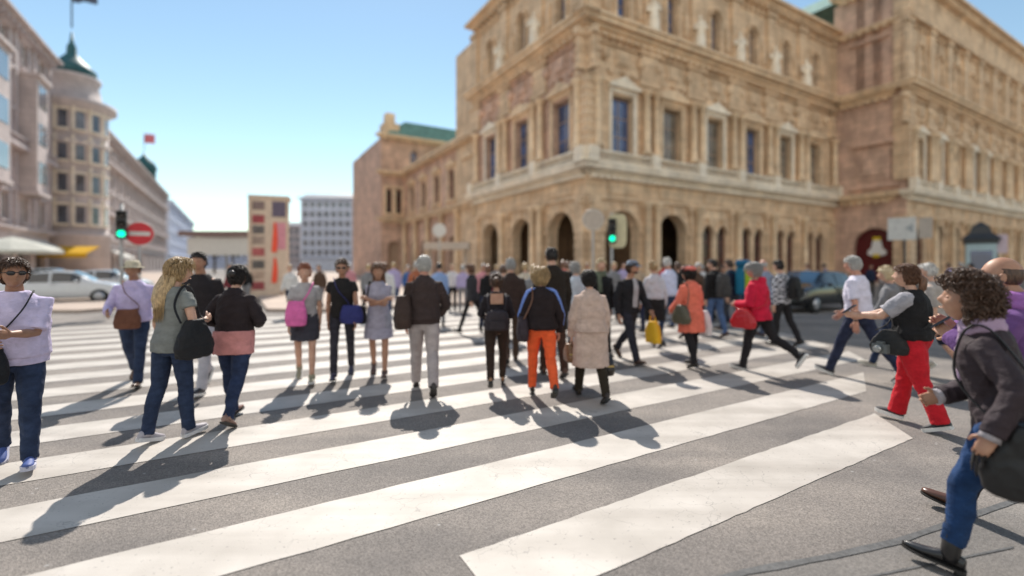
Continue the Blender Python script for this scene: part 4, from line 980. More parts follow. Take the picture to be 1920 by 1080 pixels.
# ---------------- bags and other carried things (each a thing of its own) ----------------
def loc2w(P, p): return P.root.matrix_basis @ V(p)
def bag(kind, label, P, p, size, col, straps=(), cat='bag', rz=0, mat=None, group=None, tilt=0, extra=None):
    """p: local point of the bag's top centre; size (w, d, h); straps: lists of local points"""
    if straps is None: straps = ()
    M = P.root.matrix_basis.to_3x3(); w, d, h = size; base = loc2w(P, V(p))-V((0, 0, h))
    root = thing(kind, label, cat, base, P.root.rotation_euler.z+R(rz), group)
    inv = root.matrix_basis.inverted(); L = lambda q: inv @ loc2w(P, q)
    mt = mat or cloth(col, 'cloth', .6); m = Prims(); rows = []; n = 20
    def rg(ww, dd, z, k=4.0, y=0):
        out = []
        for i in range(n):
            a = 2*pi*i/n; c, s = cos(a), sin(a); r = (abs(c)**k+abs(s)**k)**(-1/k); out.append(V((ww/2*c*r, dd/2*s*r+y, z)))
        return out
    if kind == 'backpack':
        for z, f in ((0, .86), (.03, .97), (.35, 1.04), (.7, 1.0), (.9, .85), (1.0, .5)): rows.append(rg(w*f, d*f, h*z, 3))
    elif kind == 'carrier_bag' or kind == 'shopping_bag':
        for z, f, g in ((0, .94, .9), (.02, 1, 1), (.4, 1.02, 1.05), (.8, 1, .75), (1, .98, .35)): rows.append(rg(w*f, d*g, h*z, 5))
    else:
        for z, f, g in ((0, .80, .8), (.05, .98, 1), (.3, 1.06, 1.1), (.6, 1.0, .9), (.85, .86, .6), (1, .76, .4)): rows.append(rg(w*f, d*g, h*z, 3.4))
    m.grid(rows); bake(m, 'bag_body', mt, root, .008, 2, .006, len(label), 12)
    for s in straps:
        t = MB(); q = [L(x) for x in s]; pts = []
        for i in range(len(q)-1):            # smooth the strap through its points
            a, b, c, e = q[max(0, i-1)], q[i], q[i+1], q[min(len(q)-1, i+2)]
            for k in range(5): u = k/5; pts.append(.5*((2*b)+(c-a)*u+(2*a-5*b+4*c-e)*u*u+(3*b-a-3*c+e)*u**3))
        pts.append(q[-1]); t.tube(pts, .011, 8, flat=(1, .5)); t.build('strap', mt if not extra else extra, root)
    if kind == 'backpack':
        k = MB(); k.box(-w*.34, w*.34, -d*.5-.045, -d*.42, h*.1, h*.48); k.build('pocket', mt, root)
        t = MB(); t.tube([V((-.05, d*.3, h*.97)), V((0, d*.3, h*1.07)), V((.05, d*.3, h*.97))], .009, 6); t.build('handle', mt, root)
    elif kind == 'handbag':
        k = MB(); k.box(-w*.3, w*.3, -d*.5-.012, -d*.35, h*.45, h*.53); k.build('clasp', simple('brass', (.5, .38, .16), .3, metal=1), root)
    return root
def handle_loop(P, p, hand, w=.10):
    """two bag handles rising to the fist"""
    p, h = V(p), V(hand); a = V((0, 1, 0)); return [[p+a*w, p+a*w*.8+(h-p)*.6, h+a*.015, h-a*.015, p-a*w*.8+(h-p)*.6, p-a*w]]
def shoulder_strap(P, p, i, half=.14, ax=(0, 1, 0)):
    S = P.S; sd = -1 if i == 0 else 1; a = V(ax); p = V(p)
    return [[p+a*half, P.U(sd*.17*S, .135*S, 1.2), P.U(sd*.135*S, .07*S, 1.44), P.U(sd*.13*S, -.03*S, 1.475), P.U(sd*.15*S, -.125*S, 1.3), p-a*half]]
def cross_strap(P, p, i, half=.12, ax=(0, 1, 0)):
    """strap from the hip over the opposite shoulder"""
    S = P.S; sd = -1 if i == 0 else 1; a = V(ax); p = V(p)
    return [[p+a*half, P.U(sd*.10*S, .175*S, 1.12), P.U(-sd*.05*S, .18*S, 1.32), P.U(-sd*.115*S, .02*S, 1.475), P.U(-sd*.05*S, -.155*S, 1.3), P.U(sd*.1*S, -.165*S, 1.1), p-a*half]]
def phone(P, i, label):
    h = P.hand[i]; fd = P.AR[i][3]; p = loc2w(P, h+V((0, .03, .035))); r = thing('smartphone', label, 'phone', p, P.root.rotation_euler.z)
    m = MB(); m.box(-.036, .036, -.01, .0, -.03, .115); o = m.build('case', simple('phone_case', (.02, .03, .05), .3), r); r.rotation_euler = (R(50), 0, P.root.rotation_euler.z)
    s = MB(); s.box(-.033, .033, -.0125, -.0105, -.025, .11); s.build('screen', simple('phone_screen', (.05, .10, .16), .08), r)
# ---------------- street furniture ----------------
def post(m, c, r, z0, z1): m.tube([V(c)+V((0, 0, z0)), V(c)+V((0, 0, z1))], r, 12)
M_SIGW = simple('sign_white', (.60, .58, .55), .5); M_SIGR = simple('sign_red', lin((196, 30, 44)), .4); M_BACK = simple('sign_back', (.46, .39, .33), .6)
M_GREEN = simple('signal_green', (.0, .85, .45), .3, emit=1.3, var=0); M_LENS = simple('signal_dark_lens', (.02, .012, .01), .15); M_POST = simple('post_grey', (.42, .42, .42), .45, metal=.2)
def signal(label, c, rz, board):
    r = thing('traffic_light', label, 'traffic light', c, rz); m = MB(); post(m, (0, 0, 0), .055, 0, 3.75); m.build('pole', M_POST, r)
    h = MB(); h.box(-.15, .15, -.34, -.08, 2.55, 3.5); hd = h.build('signal_head', M_DARK, r)
    for i, z in enumerate((2.72, 3.03, 3.34)):
        l = MB(); l.ball((0, -.345, z), (.115, .03, .115), 8); l.build('lens', M_GREEN if i == 0 else M_LENS, hd)
        v = MB(); P = [[V((.125*cos(a), y, z+.125*sin(a))) for a in [pi*k/8 for k in range(9)]] for y in (-.34, -.52)]; v.grid(P, closed=False, cap=False); v.build('visor', M_DARK, hd)
    if board:
        b = MB(); n = 20; pl = lambda y: [V((.36*(1 if cos(a) > 0 else -1)*abs(cos(a))**.45, y, 3.03+.68*(1 if sin(a) > 0 else -1)*abs(sin(a))**.45)) for a in [2*pi*k/n for k in range(n)]]
        A_, B_ = pl(-.07), pl(-.04); b.face(A_); b.face(B_[::-1]); [b.face([A_[i], B_[i], B_[(i+1) % n], A_[(i+1) % n]]) for i in range(n)]
        bb = b.build('backing_board', simple('cream_board', lin((206, 196, 160)), .5), r); bb.location = (.22, .0, 0)
    return r
signal('traffic light showing green with cream backing board in front of the arcade', AT(1147, 18.8), R(-8), True)
signal('traffic light showing green beside the no entry sign on the left street', AT(228, 16), R(38), False)
def disc_sign(label, c, rz, z, r_, face, bar=None, h=None):
    t = thing('traffic_sign', label, 'sign', c, rz); m = MB(); post(m, (0, 0, 0), .035, 0, z+r_); m.build('pole', M_POST, t)
    d = MB(); n = 28; d.grid([[V((r_*cos(2*pi*k/n), y, z+r_*sin(2*pi*k/n))) for k in range(n)] for y in (-.075, -.045)][::-1], smooth=False); o = d.build('sign_plate', face, t)
    if bar: b = MB(); b.box(-r_*.72, r_*.72, -.082, -.0755, z-r_*.17, z+r_*.17); b.build('white_bar', bar, o); 
    e = MB(); e.tube([V((r_*cos(2*pi*k/n), -.06, z+r_*sin(2*pi*k/n))) for k in range(n+1)], .018, 6); e.build('rim', M_SIGW, t)
disc_sign('round red no entry sign with white bar', AT(262, 16.2), R(38), 2.75, .40, M_SIGR, M_SIGW)
disc_sign('round pale grey sign left of the arcade traffic light', AT(1112, 18.4), R(-6), 3.45, .40, M_BACK)
disc_sign('small white round sign above the grey canopy before the link', AT(824, 30), R(5), 3.9, .42, M_SIGW)
t = thing('direction_sign', 'square white direction sign with grey arrow on dark pole by the red door', 'sign', AT(1696, 22), R(-38)); m = MB(); post(m, (0, 0, 0), .05, 0, 3.9); m.build('pole', M_DARK, t)
m = MB(); m.box(-.62, .42, -.1, -.06, 2.85, 3.9); o = m.build('sign_plate', M_SIGW, t); m = MB(); m.face([V((-.0, -.104, 3.4)), V((.3, -.104, 3.18)), V((.3, -.104, 3.62))]); m.build('arrow', M_GREYM, o)
m = MB(); m.box(.5, .98, -.1, -.06, 2.9, 3.85); m.build('side_plate', M_BACK, t)
t = thing('kiosk', 'pale blue glazed kiosk with black peaked roof before the right wing', 'kiosk', AT(1838, 27), R(-40)); m = MB(); m.box(-.62, .62, -.55, .55, .1, 2.9); m.build('cabin', simple('kiosk_paint', lin((172, 192, 196)), .4), t)
m = MB(); m.box(-.45, .45, -.565, -.552, 1.3, 2.5); m.build('window', M_GL, t); m = MB(); m.box(-.7, .7, -.6, .6, 2.9, 3.15); m.grid([[V((x*k, y*k, z)) for x, y in ((-.85, -.7), (.85, -.7), (.85, .7), (-.85, .7))] for k, z in ((1, 3.15), (.55, 3.5), (.4, 3.9), (.08, 4.15))], smooth=False); m.build('roof', M_DARK, t)
t = thing('information_board', 'plain pale pink board on a post beside the kiosk', 'board', AT(1870, 26.5), R(-42)); m = MB(); post(m, (0, 0, 0), .05, 0, 2.4); m.build('pole', M_DARK, t); m = MB(); m.box(-.4, .4, -.1, -.05, 2.35, 3.4); m.build('board', simple('pink_board', lin((212, 190, 200)), .5), t)
t = thing('canopy_shelter', 'small grey flat canopy on posts left of the arcade', 'shelter', AT(840, 32)); m = MB(); m.box(-1.5, 1.5, -.9, .9, 2.75, 3.2); m.build('roof', M_BACK, t)
for x in (-1.2, 1.2): m = MB(); post(m, (x, 0, 0), .11, 0, 2.75); m.build('post', M_BACK, t)
t = thing('tram_shelter', 'long flat roofed tram stop canopy far down the street', 'shelter', AT(425, 44)); m = MB(); m.box(-3.6, 4.2, -1.4, 1.4, 4.35, 4.8); m.build('roof', simple('shelter_brown', lin((120, 96, 92)), .5), t)
m = MB(); m.box(-3.0, 3.6, -1.0, -.9, 2.6, 4.2); m.build('white_panel', M_SIGW, t)
for x in (-3, 0, 3.4): m = MB(); post(m, (x, 0, 0), .1, 0, 4.35); m.build('post', M_GREYM, t)
# tower of posters with red banner
t = thing('poster_tower', 'tall cream poster tower with red banner and picture panels', 'advertising tower', AT(507, 25), R(20)); m = MB(); m.box(-.85, .85, -.6, .6, 0, 5.15); m.box(-.95, -.85, -.66, .66, 0, 5.3); m.box(-.95, .95, -.66, .66, 5.15, 5.3)
m.build('tower_body', simple('tower_cream', lin((206, 184, 164)), .6), t); rp = random.Random(5)
pc = [lin(c) for c in ((120, 100, 96), (150, 60, 66), (100, 92, 90), (150, 130, 118), (168, 84, 84), (90, 84, 82), (176, 150, 132), (150, 66, 70))]
for i, z in enumerate((4.55, 3.85, 3.3, 2.75, 2.15, 1.5, .95, .4)): m = MB(); m.box(-.76, -.2, -.625, -.602, z, z+.42); m.build('poster', simple('poster_%d' % i, pc[i], .5, var=.3, scale=4), t)
m = MB(); m.box(.16, .8, -.625, -.602, 4.2, 5.0); m.build('poster', simple('poster_dark', lin((96, 84, 104)), .5), t)
for z0, h in ((2.35, 1.55), (.75, 1.3)):     # two slanting red banners
    bn = MB()
    for k in range(8):
        a, b = k/8, (k+1)/8; x = lambda t: (.14+.10*t, .62-.42*(1-t)*.6-.28*t*t)
        P = lambda t, i: V((x(t)[i], -.665-.025*sin(t*6+i), z0+h*t)); bn.face([P(a, 0), P(a, 1), P(b, 1), P(b, 0)], 0, True)
    bn.build('banner', simple('banner_red', lin((236, 82, 52)), .6), t)
m = MB(); m.box(.30, .80, -.625, -.602, 2.5, 3.9); m.build('poster', simple('poster_rose', lin((206, 138, 150)), .5), t)
# awnings and parasol on the left
def awning(label, c, d, n, w, z, col, vz=.9):
    t = thing('awning', label, 'awning', c); f = F((0, 0, 0), d, n); m = MB(f); m.q([(0, 0, z+vz), (w, 0, z+vz), (w, 1.8, z), (0, 1.8, z)]); m.q([(0, 0, z+vz-.05), (0, 1.8, z-.05), (w, 1.8, z-.05), (w, 0, z+vz-.05)]); m.q([(0, 1.8, z), (w, 1.8, z), (w, 1.8, z-.5), (0, 1.8, z-.5)])
    m.build('canvas', cloth(col), t); b = MB(f)
    for s in (.1, w-.1): b.tube([f.p(s, 0, z-.6), f.p(s, 1.75, z-.05)], .03, 6)
    b.build('bracket', M_GREYM, t)
awning('yellow shop awning round the foot of the hotel turret', AT(98, 57), V((1, 0, 0)), V((0, -1, 0)), 5.8, 3.1, lin((240, 186, 40)))
awning('off white shop awning further along the hotel front', HB+DL*12+DR*.3, DL, DR, 9, 3.2, (.6, .58, .54)); awning('white shop awning on the grey corner building', V((-56.3, 57, 0))-DL*12+DR*.3, DL, DR, 9, 3.6, (.66, .66, .60))
t = thing('parasol', 'large off white cafe parasol at the left edge', 'parasol', AT(22, 27)); m = MB(); post(m, (0, 0, 0), .04, 0, 3.2); m.build('pole', M_GREYM, t); m = MB(); n = 8
m.grid([[V((r*cos(2*pi*k/n), r*sin(2*pi*k/n), z)) for k in range(n)] for r, z in ((2.2, 2.35), (2.2, 2.5), (1.2, 2.95), (.1, 3.3))], smooth=False); m.build('canopy', cloth((.48, .48, .43)), t)
# ---------------- cars ----------------
def car(label, c, fwd, col, length=3.9, wid=1.72, ht=1.47, sedan=False, group=None):
    ang = math.atan2(fwd.y, fwd.x); root = thing('parked_car' if sedan else 'car', label, 'car', c, ang, group); L = length; W2 = wid/2
    # stations along x (front = +L/2): x, hood/roof height, half width, roof half width factor
    T = [(-.5, .62, .80, .8), (-.49, .86, .90, .8), (-.46, .98, .95, .78), (-.43, 1.04 if sedan else 1.20, .97, .76), (-.34, 1.06 if sedan else 1.40, .99, .74), (-.20, 1.40 if sedan else 1.46, 1, .74), (.0, 1.47, 1, .74), (.10, 1.43, 1, .75), (.19, 1.20, .99, .8), (.265, .99, .985, .88), (.36, .93, .96, .9), (.44, .82, .92, .9), (.48, .68, .84, .9), (.5, .5, .74, .9)]
    rows = []
    def ringp(t):
        x, z, w, rf = t; x *= L; z = z*ht/1.47; w *= W2; bz = min(.93*ht/1.47, z-.03); zb = .22 if abs(x) < L*.46 else .34
        half = [(0, zb), (w*.8, zb), (w*.96, zb+.08), (w, .5 if z > .55 else z*.7), (w*.985, bz*.82), (w*.965, bz), (w*rf, z-.035), (w*rf*.86, z), (0, z+.012)]
        return [V((x, y, q)) for y, q in half]+[V((x, -y, q)) for y, q in half[-2:0:-1]]
    for t in T: rows.append(ringp(t))
    m = MB(); m.grid(rows); o = m.build('body', simple('car_paint_%d' % int(sum(col)*999), col, .22, coat=.8, var=.03), root); s = o.modifiers.new('s', 'SUBSURF'); s.levels = 2; s.render_levels = 2
    gm = M_GLD; off = lambda p, e: p+V((0, math.copysign(e, p.y) if abs(p.y) > .01 else 0, e))
    def lerpT(x):
        for a, b in zip(T, T[1:]):
            if a[0] <= x <= b[0]: k = (x-a[0])/(b[0]-a[0]); return tuple(p+(q-p)*k for p, q in zip(a, b))
    for sd in (1, -1):
        for a, b in ((-.33 if not sedan else -.22, -.07), (-.05, .165)):
            g = MB(); P = []; N = 6
            for i in range(N+1):
                x = a+(b-a)*i/N; r = ringp(lerpT(x)); lo, hi = r[5], r[6]; k = min(1, (hi.z-lo.z)/.2)
                P.append([V((lo.x, sd*(lo.lerp(hi, u).y+.012), lo.lerp(hi, u).z)) for u in (.08, .9)])
            for p, q in zip(P, P[1:]): g.face([p[0], q[0], q[1], p[1]] if sd > 0 else [p[0], p[1], q[1], q[0]], 0, True)
            g.build('side_window', gm, root)
    for a, b, nm in ((.105, .262, 'windscreen'), (-.445, -.35, 'rear_window') if not sedan else (-.33, -.215, 'rear_window')):
        g = MB(); P = []
        for i in range(6):
            r = ringp(lerpT(a+(b-a)*i/5)); w = r[7].y*1.02; P.append([V((r[8].x, y, r[8].z+.022-.02*abs(y/w)**2)) for y in (-w, -w/2, 0, w/2, w)])
        g.grid(P, closed=False, cap=False); g.build(nm, glass('windscreen_glass', (.05, .12, .2), .04), root)
    for x in (-.31, .31):
        for sd in (1, -1):
            m = MB(); n = 24; c_ = V((x*L, sd*(W2-.11), .315)); prof = [(.19, -.09), (.30, -.10), (.315, -.07), (.315, .07), (.30, .10), (.19, .09)]
            m.grid([[c_+V((r*cos(2*pi*k/n), y*sd, r*sin(2*pi*k/n))) for k in range(n)] for r, y in prof]); w = m.build('wheel', simple('tyre', (.018, .018, .018), .8), root)
            h = MB(); h.lathe((0, 0, 0), [(.2, -.01), (.2, .02), (.05, .035)], 20)
            for k in range(5): a = 2*pi*k/5; h.tube([V((.03*cos(a), .03*sin(a), .035)), V((.19*cos(a), .19*sin(a), .03))], .022, 6)
            ho = h.build('rim', simple('alloy', (.5, .5, .52), .3, metal=.9), w); ho.location = c_+V((0, sd*.085, 0)); ho.rotation_euler = (R(-90*sd), 0, 0)
    for sd in (1, -1):
        m = MB(); m.ball((L*.465, sd*W2*.70, .69), (.1, .17, .075), 8); m.build('headlight', glass('lamp_glass', (.5, .5, .52), .1), root)
        m = MB(); m.ball((-L*.487, sd*W2*.72, .85), (.05, .12, .1), 7); m.build('tail_light', simple('tail_red', (.4, .02, .02), .2), root)
        m = MB(); m.ball((L*.14, sd*(W2+.1), .98), (.07, .1, .07), 7); m.build('mirror', simple('car_paint_%d' % int(sum(col)*999), col), root)
        m = MB(); m.box(-.03*L-.09, -.03*L+.09, sd*(W2+.012)-.012, sd*(W2+.012)+.012, .86, .885); m.build('door_handle', M_GREYM, root)
    m = MB(); m.box(L*.49, L*.497+.01, -.4, .4, .36, .5); m.build('grille', M_DARK, root); m = MB(); m.box(L*.503, L*.512, -.26, .26, .4, .5); m.build('number_plate', M_SIGW, root)
    return root
car('black hatchback waiting at the right end of the crossing', V((11.1, 17.5, 0)), -DR, (.006, .006, .007), 3.9)
car('white car nearest the parasol on the left street', AT(120, 20.5), DR, (.62, .64, .66), 4.3, 1.78, 1.45, True, 'pale cars by the left kerb')
car('silver white car second in the row by the left kerb', AT(195, 25.5), DR, (.55, .58, .62), 4.3, 1.78, 1.45, True, 'pale cars by the left kerb')
car('pale blue car furthest in the row by the left kerb', AT(95, 29.5), DR, (.42, .52, .62), 4.2, 1.75, 1.5, True, 'pale cars by the left kerb')
# small trees far down the street
def tree(label, c, h, seed):
    t = thing('tree', label, 'tree', c, 0, 'trees far down the street'); r = random.Random(seed); m = MB(); m.tube([V((0, 0, 0)), V((.1, 0, h*.3)), V((0, .1, h*.55))], [.25, .2, .1], 8); cr = []
    for k in range(7): a = 6.28*k/7; e = V((cos(a)*h*.25, sin(a)*h*.25, h*(.55+.3*r.random()))); m.tube([V((0, 0, h*.35)), e*.6+V((0, 0, h*.2)), e], [.1, .06, .02], 5); cr.append((e, h*.17))
    m.build('trunk', simple('bark', (.08, .06, .045), .9), t); l = MB()
    for e, rad in cr+[(V((0, 0, h*.8)), h*.22)]:
        for _ in range(240):
            d = V((r.gauss(0, 1), r.gauss(0, 1), r.gauss(0, 1))).normalized()*rad*r.random()**.4+e; u = V((r.gauss(0, 1), r.gauss(0, 1), r.gauss(0, 1))).normalized(); w = u.orthogonal().normalized(); s = .16
            l.face([d-u*s-w*s*.5, d+u*s-w*s*.4, d+u*s+w*s*.5, d-u*s+w*s*.4])
    l.build('crown', simple('foliage', (.06, .10, .04), .7, var=.5, scale=.6), t)
tree('small green tree beyond the tram stop, left one', AT(402, 95), 8, 1); tree('small green tree beyond the tram stop, right one', AT(436, 105), 9, 2)
# ---------------- the people ----------------
BK, NV, GR = (.014, .013, .014), (.018, .022, .045), (.22, .22, .23)
DEN = dict(col=(.024, .038, .08), cloth='denim'); DARKT = dict(col=(.018, .016, .018)); SNK = ('sneaker', (.03, .03, .035), (.7, .7, .68)); BSH = ('shoe', (.02, .017, .015)); BRN = ('shoe', (.10, .05, .03))
def W2L(pos, face, w): return M4.Rotation(-R(face), 3, 'Z') @ (V(w)-V((pos[0], pos[1], .004)))
def at(px, Y): v = AT(px, Y); return (v.x, v.y)
def only_phone(): pass
# 1 woman at the right edge
p1 = (2.54, 2.42, .004); f1 = 38
w1 = person('woman in dark plum jacket with curly brown hair, blue jeans and pointed ankle boots', p1, 1.58, f1, build=.96, girl=True, tone='tan', legs=(22, 15, -18, 22), q=2, lean=10, headturn=(14, -18),
    hands=[(W2L(p1, f1, (2.30, 2.25, .84)), (-.3, -1, -.3)), (W2L(p1, f1, (2.37, 2.60, .93)), (1, -.6, -.5))], grip=(.75, .25), hair=('curly', 'brown', 1.7),
    top=dict(kind='jacket', col=(.042, .029, .034), hem=.79, flare=1.12, collar=True, fs=10, rough=.7), low=dict(col=(.014, .044, .125), cloth='denim', up=.24), shoe=('boot', (.012, .011, .012)), acc=(a_scarf((.42, .30, .42), .95), a_cuffs((.42, .38, .40))))
bag('shoulder_bag', 'large soft black shoulder bag at the hip of the woman in the plum jacket', w1, V((-.24, -.13, .90)), (.13, .36, .36), (.010, .009, .010), shoulder_strap(w1, V((-.24, -.13, .87)), 0, .13), 'bag', mat=simple('black_leather', (.010, .009, .010), .5))
tb = thing('tassel_charm', 'black leather tassel bunch hanging from the large black bag', 'tassel', loc2w(w1, V((-.27, .055, .80))))
for k in range(9):
    m = MB(); a = k*.7; m.tube([V((0, 0, 0)), V((.02*cos(a), .02*sin(a), -.05)), V((.035*cos(a), .035*sin(a), -.14-.02*(k % 3)))], [.006, .007, .004], 6); m.build('tassel', simple('tassel_leather', (.015, .014, .015), .35), tb)
# 2 man behind her
p2 = (3.07, 2.80); f2_ = 35
w2 = person('balding man in purple scarf and purple jacket behind the woman in the plum jacket', p2, 1.75, f2_, tone='tan', legs=(-20, 24, 24, 6), q=2, lean=5, headturn=(8, -6), hands=[(W2L(p2, f2_, (2.80, 2.99, 1.20)), (-.6, -.5, -.8)), (W2L(p2, f2_, (2.97, 3.16, 1.24)), (.6, -.5, -.8))], grip=(.6, .6), hair=('bald', 'brown'),
    top=dict(kind='jacket', col=(.17, .08, .24), hem=.86), low=DARKT, shoe=('shoe', (.10, .045, .03)), acc=(a_scarf((.36, .15, .42), 1.25),))
phone(w2, 0, 'dark smartphone held up by the balding man in the purple scarf')
# 3 woman in red trousers
p3 = (4.12, 4.82); f3 = 32
w3 = person('stout woman in red trousers and black top reading her phone', p3, 1.63, f3, build=1.28, girl=True, legs=(-12, 12, 14, 3), q=2, lean=2, headturn=(10, -10), hands=[(W2L(p3, f3, (3.72, 5.08, 1.12)), (-.5, -.6, -.8)), (W2L(p3, f3, (3.92, 5.22, 1.10)), (.7, -.5, -.7))], grip=(.6, .4), hair=('pony', 'chest'),
    top=dict(kind='shirt', col=(.013, .012, .013), hem=.93, sleeve=.0, fit=.02), low=dict(col=(.50, .012, .022), flare=1.35, loose=1.08), shoe=('sneaker', (.025, .025, .03), (.72, .71, .68)), acc=())
m = Prims()
for i in (0, 1):
    Sh, E = w3.AR[i][:2]; inn = Sh+(w3.U(0, 0, 1.38)-Sh)*.35; m.tube([inn, Sh, Sh.lerp(E, .5), Sh.lerp(E, .78)], [.075, .082, .082, .08], 14)
    mm = m; m = Prims(); bake(mm, 'sleeve', cloth((.34, .33, .36)), w3.root, .0075, 2, .008, i, 14)
bag('camera_bag', 'black and silver camera bag at the hip of the woman in red trousers', w3, V((-.16, .13, .98)), (.24, .32, .24), (.02, .02, .02), cross_strap(w3, V((-.16, .13, .96)), 0, .14), 'bag', mat=None)
phone(w3, 0, 'smartphone in the hand of the woman in red trousers')
cd = thing('camera', 'silver and black camera on the bag of the woman in red trousers', 'camera', loc2w(w3, V((-.30, .17, .80))), w3.root.rotation_euler.z+R(80)); m = MB(); m.box(-.07, .07, -.03, .03, -.045, .045); m.box(-.03, .03, -.025, .025, .045, .07); m.build('camera_body', simple('camera_grey', (.12, .13, .13), .35), cd); m = MB(); m.tube([V((0, .03, 0)), V((0, .075, 0))], [.036, .034], 16); m.tube([V((0, .0751, 0)), V((0, .079, 0))], [.026, .02], 16); m.build('lens', simple('lens_silver', (.5, .52, .52), .2, metal=.8), cd)
# 4 man in white T-shirt
w4 = person('grey haired man in white T-shirt and navy jeans striding away', (5.07, 6.86), 1.83, 29, tone='ruddy', legs=(25, 4, -26, 14), q=2, hair=('short', 'white'), arms=((-16, 10, 14), (22, 8, 22)), headturn=(4, 0), top=dict(kind='tee', col=(.66, .63, .74), sleeve=.42, hem=.90, fit=.022), low=dict(col=(.022, .028, .06), cloth='denim'), shoe=SNK, acc=(a_watch(0),))
# 5, 6 behind the woman in red trousers
person('woman with blond curls in grey top and blue jeans behind the phone reader', at(1672, 7.4), 1.66, 40, girl=True, legs=(-22, 24, 22, 5), hair=('curly', 'pale'), top=dict(kind='shirt', col=(.20, .20, .21)), low=DEN, shoe=('sneaker', (.55, .50, .42), (.6, .58, .5)), q=1)
person('white haired person in beige top and dark shorts beyond the phone reader', at(1752, 6.7), 1.68, 35, legs=(18, 4, -16, 18), hair=('short', 'white'), top=dict(kind='shirt', col=(.38, .34, .31), sleeve=.5), low=dict(kind='shorts', col=NV, len=.46), shoe=('sneaker', (.45, .44, .42), (.7, .7, .68)), q=1)
# 7 red jacket
w7 = person('grey haired woman in bright red jacket and dark trousers with a red bag', (3.86, 7.35), 1.70, 38, girl=True, build=1.08, tone='ruddy', legs=(16, 4, -27, 34), hair=('bob', 'grey'), arms=((2, 16, 82), (-6, 12, 20)), headturn=(22, 0), top=dict(kind='puffer', col=(.55, .012, .045), hem=.84, flare=1.08, hood=True, fs=7), low=DARKT, shoe=SNK, q=2)
bag('shoulder_bag', 'glossy red shoulder bag carried by the woman in the red jacket', w7, V((-.28, .10, .98)), (.15, .36, .30), (.48, .012, .02), cross_strap(w7, V((-.28, .10, .97)), 0, .12), 'bag', mat=simple('red_patent', (.48, .012, .02), .3))
# 8, 9
w8 = person('dark haired man in black and white checked shirt with a backpack', at(1466, 9.6), 1.74, 28, legs=(8, 3, -14, 14), hair=('short', 'dark'), top=dict(kind='shirt', col=(.3, .3, .3), cloth='plaid', sleeve=.95, fit=.02, hem=.86), low=DARKT, shoe=BSH)
bag('backpack', 'black backpack on the man in the checked shirt', w8, V((.03, -.24, 1.42)), (.30, .17, .44), BK, [[V((sd*.12, -.16, 1.42)), V((sd*.12, -.02, 1.47)), V((sd*.14, .135, 1.36)), V((sd*.17, .04, 1.12)), V((sd*.13, -.16, 1.04))] for sd in (-1, 1)], 'backpack')
person('bald man in slate blue shirt left of the checked shirt', at(1437, 10.5), 1.77, 24, tone='ruddy', legs=(-12, 14, 14, 3), hair=('bald', 'grey'), headturn=(-20, 0), top=dict(kind='shirt', col=(.22, .25, .34)), low=dict(col=(.07, .09, .15)), shoe=BRN)
# 10 coral
w10 = person('woman in coral coat and coral beret with olive handbag', at(1296, 7.6), 1.60, 22, girl=True, build=1.12, legs=(-8, 10, 6, 2), hair=('bob', 'dark'), headturn=(14, 0), arms=((8, 16, 50), (4, 14, 40)), top=dict(kind='coat', col=(.72, .17, .11), hem=.60, flare=1.05), low=DARKT, shoe=BSH, q=2)
m = MB(); n = 18; m.grid([[w10.HT(V((.09*cos(2*pi*k/n)*r, .112*sin(2*pi*k/n)*r-.012, z))) for k in range(n)] for r, z in ((1.0, .045), (1.22, .075), (1.24, .095), (.95, .125), (.3, .14))]); m.build('beret', cloth((.60, .15, .12)), w10.root)
bag('shoulder_bag', 'olive leather shoulder bag on the woman in coral', w10, V((-.24, -.04, 1.02)), (.14, .34, .30), (.085, .075, .045), shoulder_strap(w10, V((-.24, -.04, 1.0)), 0, .13), 'bag', mat=simple('olive_leather', (.085, .075, .045), .4))
bag('carrier_bag', 'white plastic carrier bag beside the coral coat', w10, V((.30, .05, .90)), (.12, .30, .40), (.7, .68, .68), handle_loop(w10, V((.30, .05, .89)), w10.hand[1], .08), 'bag', mat=simple('white_plastic', (.72, .68, .68), .45))
# 11 man with cap
w11 = person('bearded man in cap, black jacket and grey shirt walking towards us', at(1180, 8.05), 1.78, 205, tone='tan', legs=(-20, 26, 24, 5), hair=('short', 'brown'), headturn=(38, 0), arms=((14, 10, 30), (-10, 12, 20)), top=dict(kind='jacket', col=(.016, .015, .018), open=True, hem=.87), low=dict(col=(.022, .022, .032), cloth='denim'), shoe=BRN, acc=(a_cap((.20, .26, .36), True), a_lapels((.36, .35, .37))), q=2)
m = MB(); m.tube([w11.HT((x*.06, .075-.045*abs(x)**2, -.075-.0*abs(x))) for x in (-1, -.5, 0, .5, 1)], [.012, .02, .024, .02, .012], 8, cap='round'); m.build('beard', hairm(HAIRC['brown']), w11.root)
bag('shopping_bag', 'bright yellow paper shopping bag carried by the man in the cap', w11, w11.hand[0]+V((-.02, .0, -.12)), (.12, .30, .36), (.75, .42, .02), handle_loop(w11, w11.hand[0]+V((-.02, 0, -.13)), w11.hand[0], .07), 'bag', mat=simple('yellow_paper', (.78, .44, .015), .5))
# 12
person('woman with blond bun in pale grey top and black knee skirt', at(1228, 9.3), 1.70, 18, girl=True, build=1.1, legs=(-16, 20, 16, 4), hair=('bun', 'blond'), top=dict(kind='shirt', col=(.50, .49, .53), hem=.96, fit=.02), low=dict(kind='skirt', col=BK, hem=.54), shoe=('heel', (.02, .02, .02)))
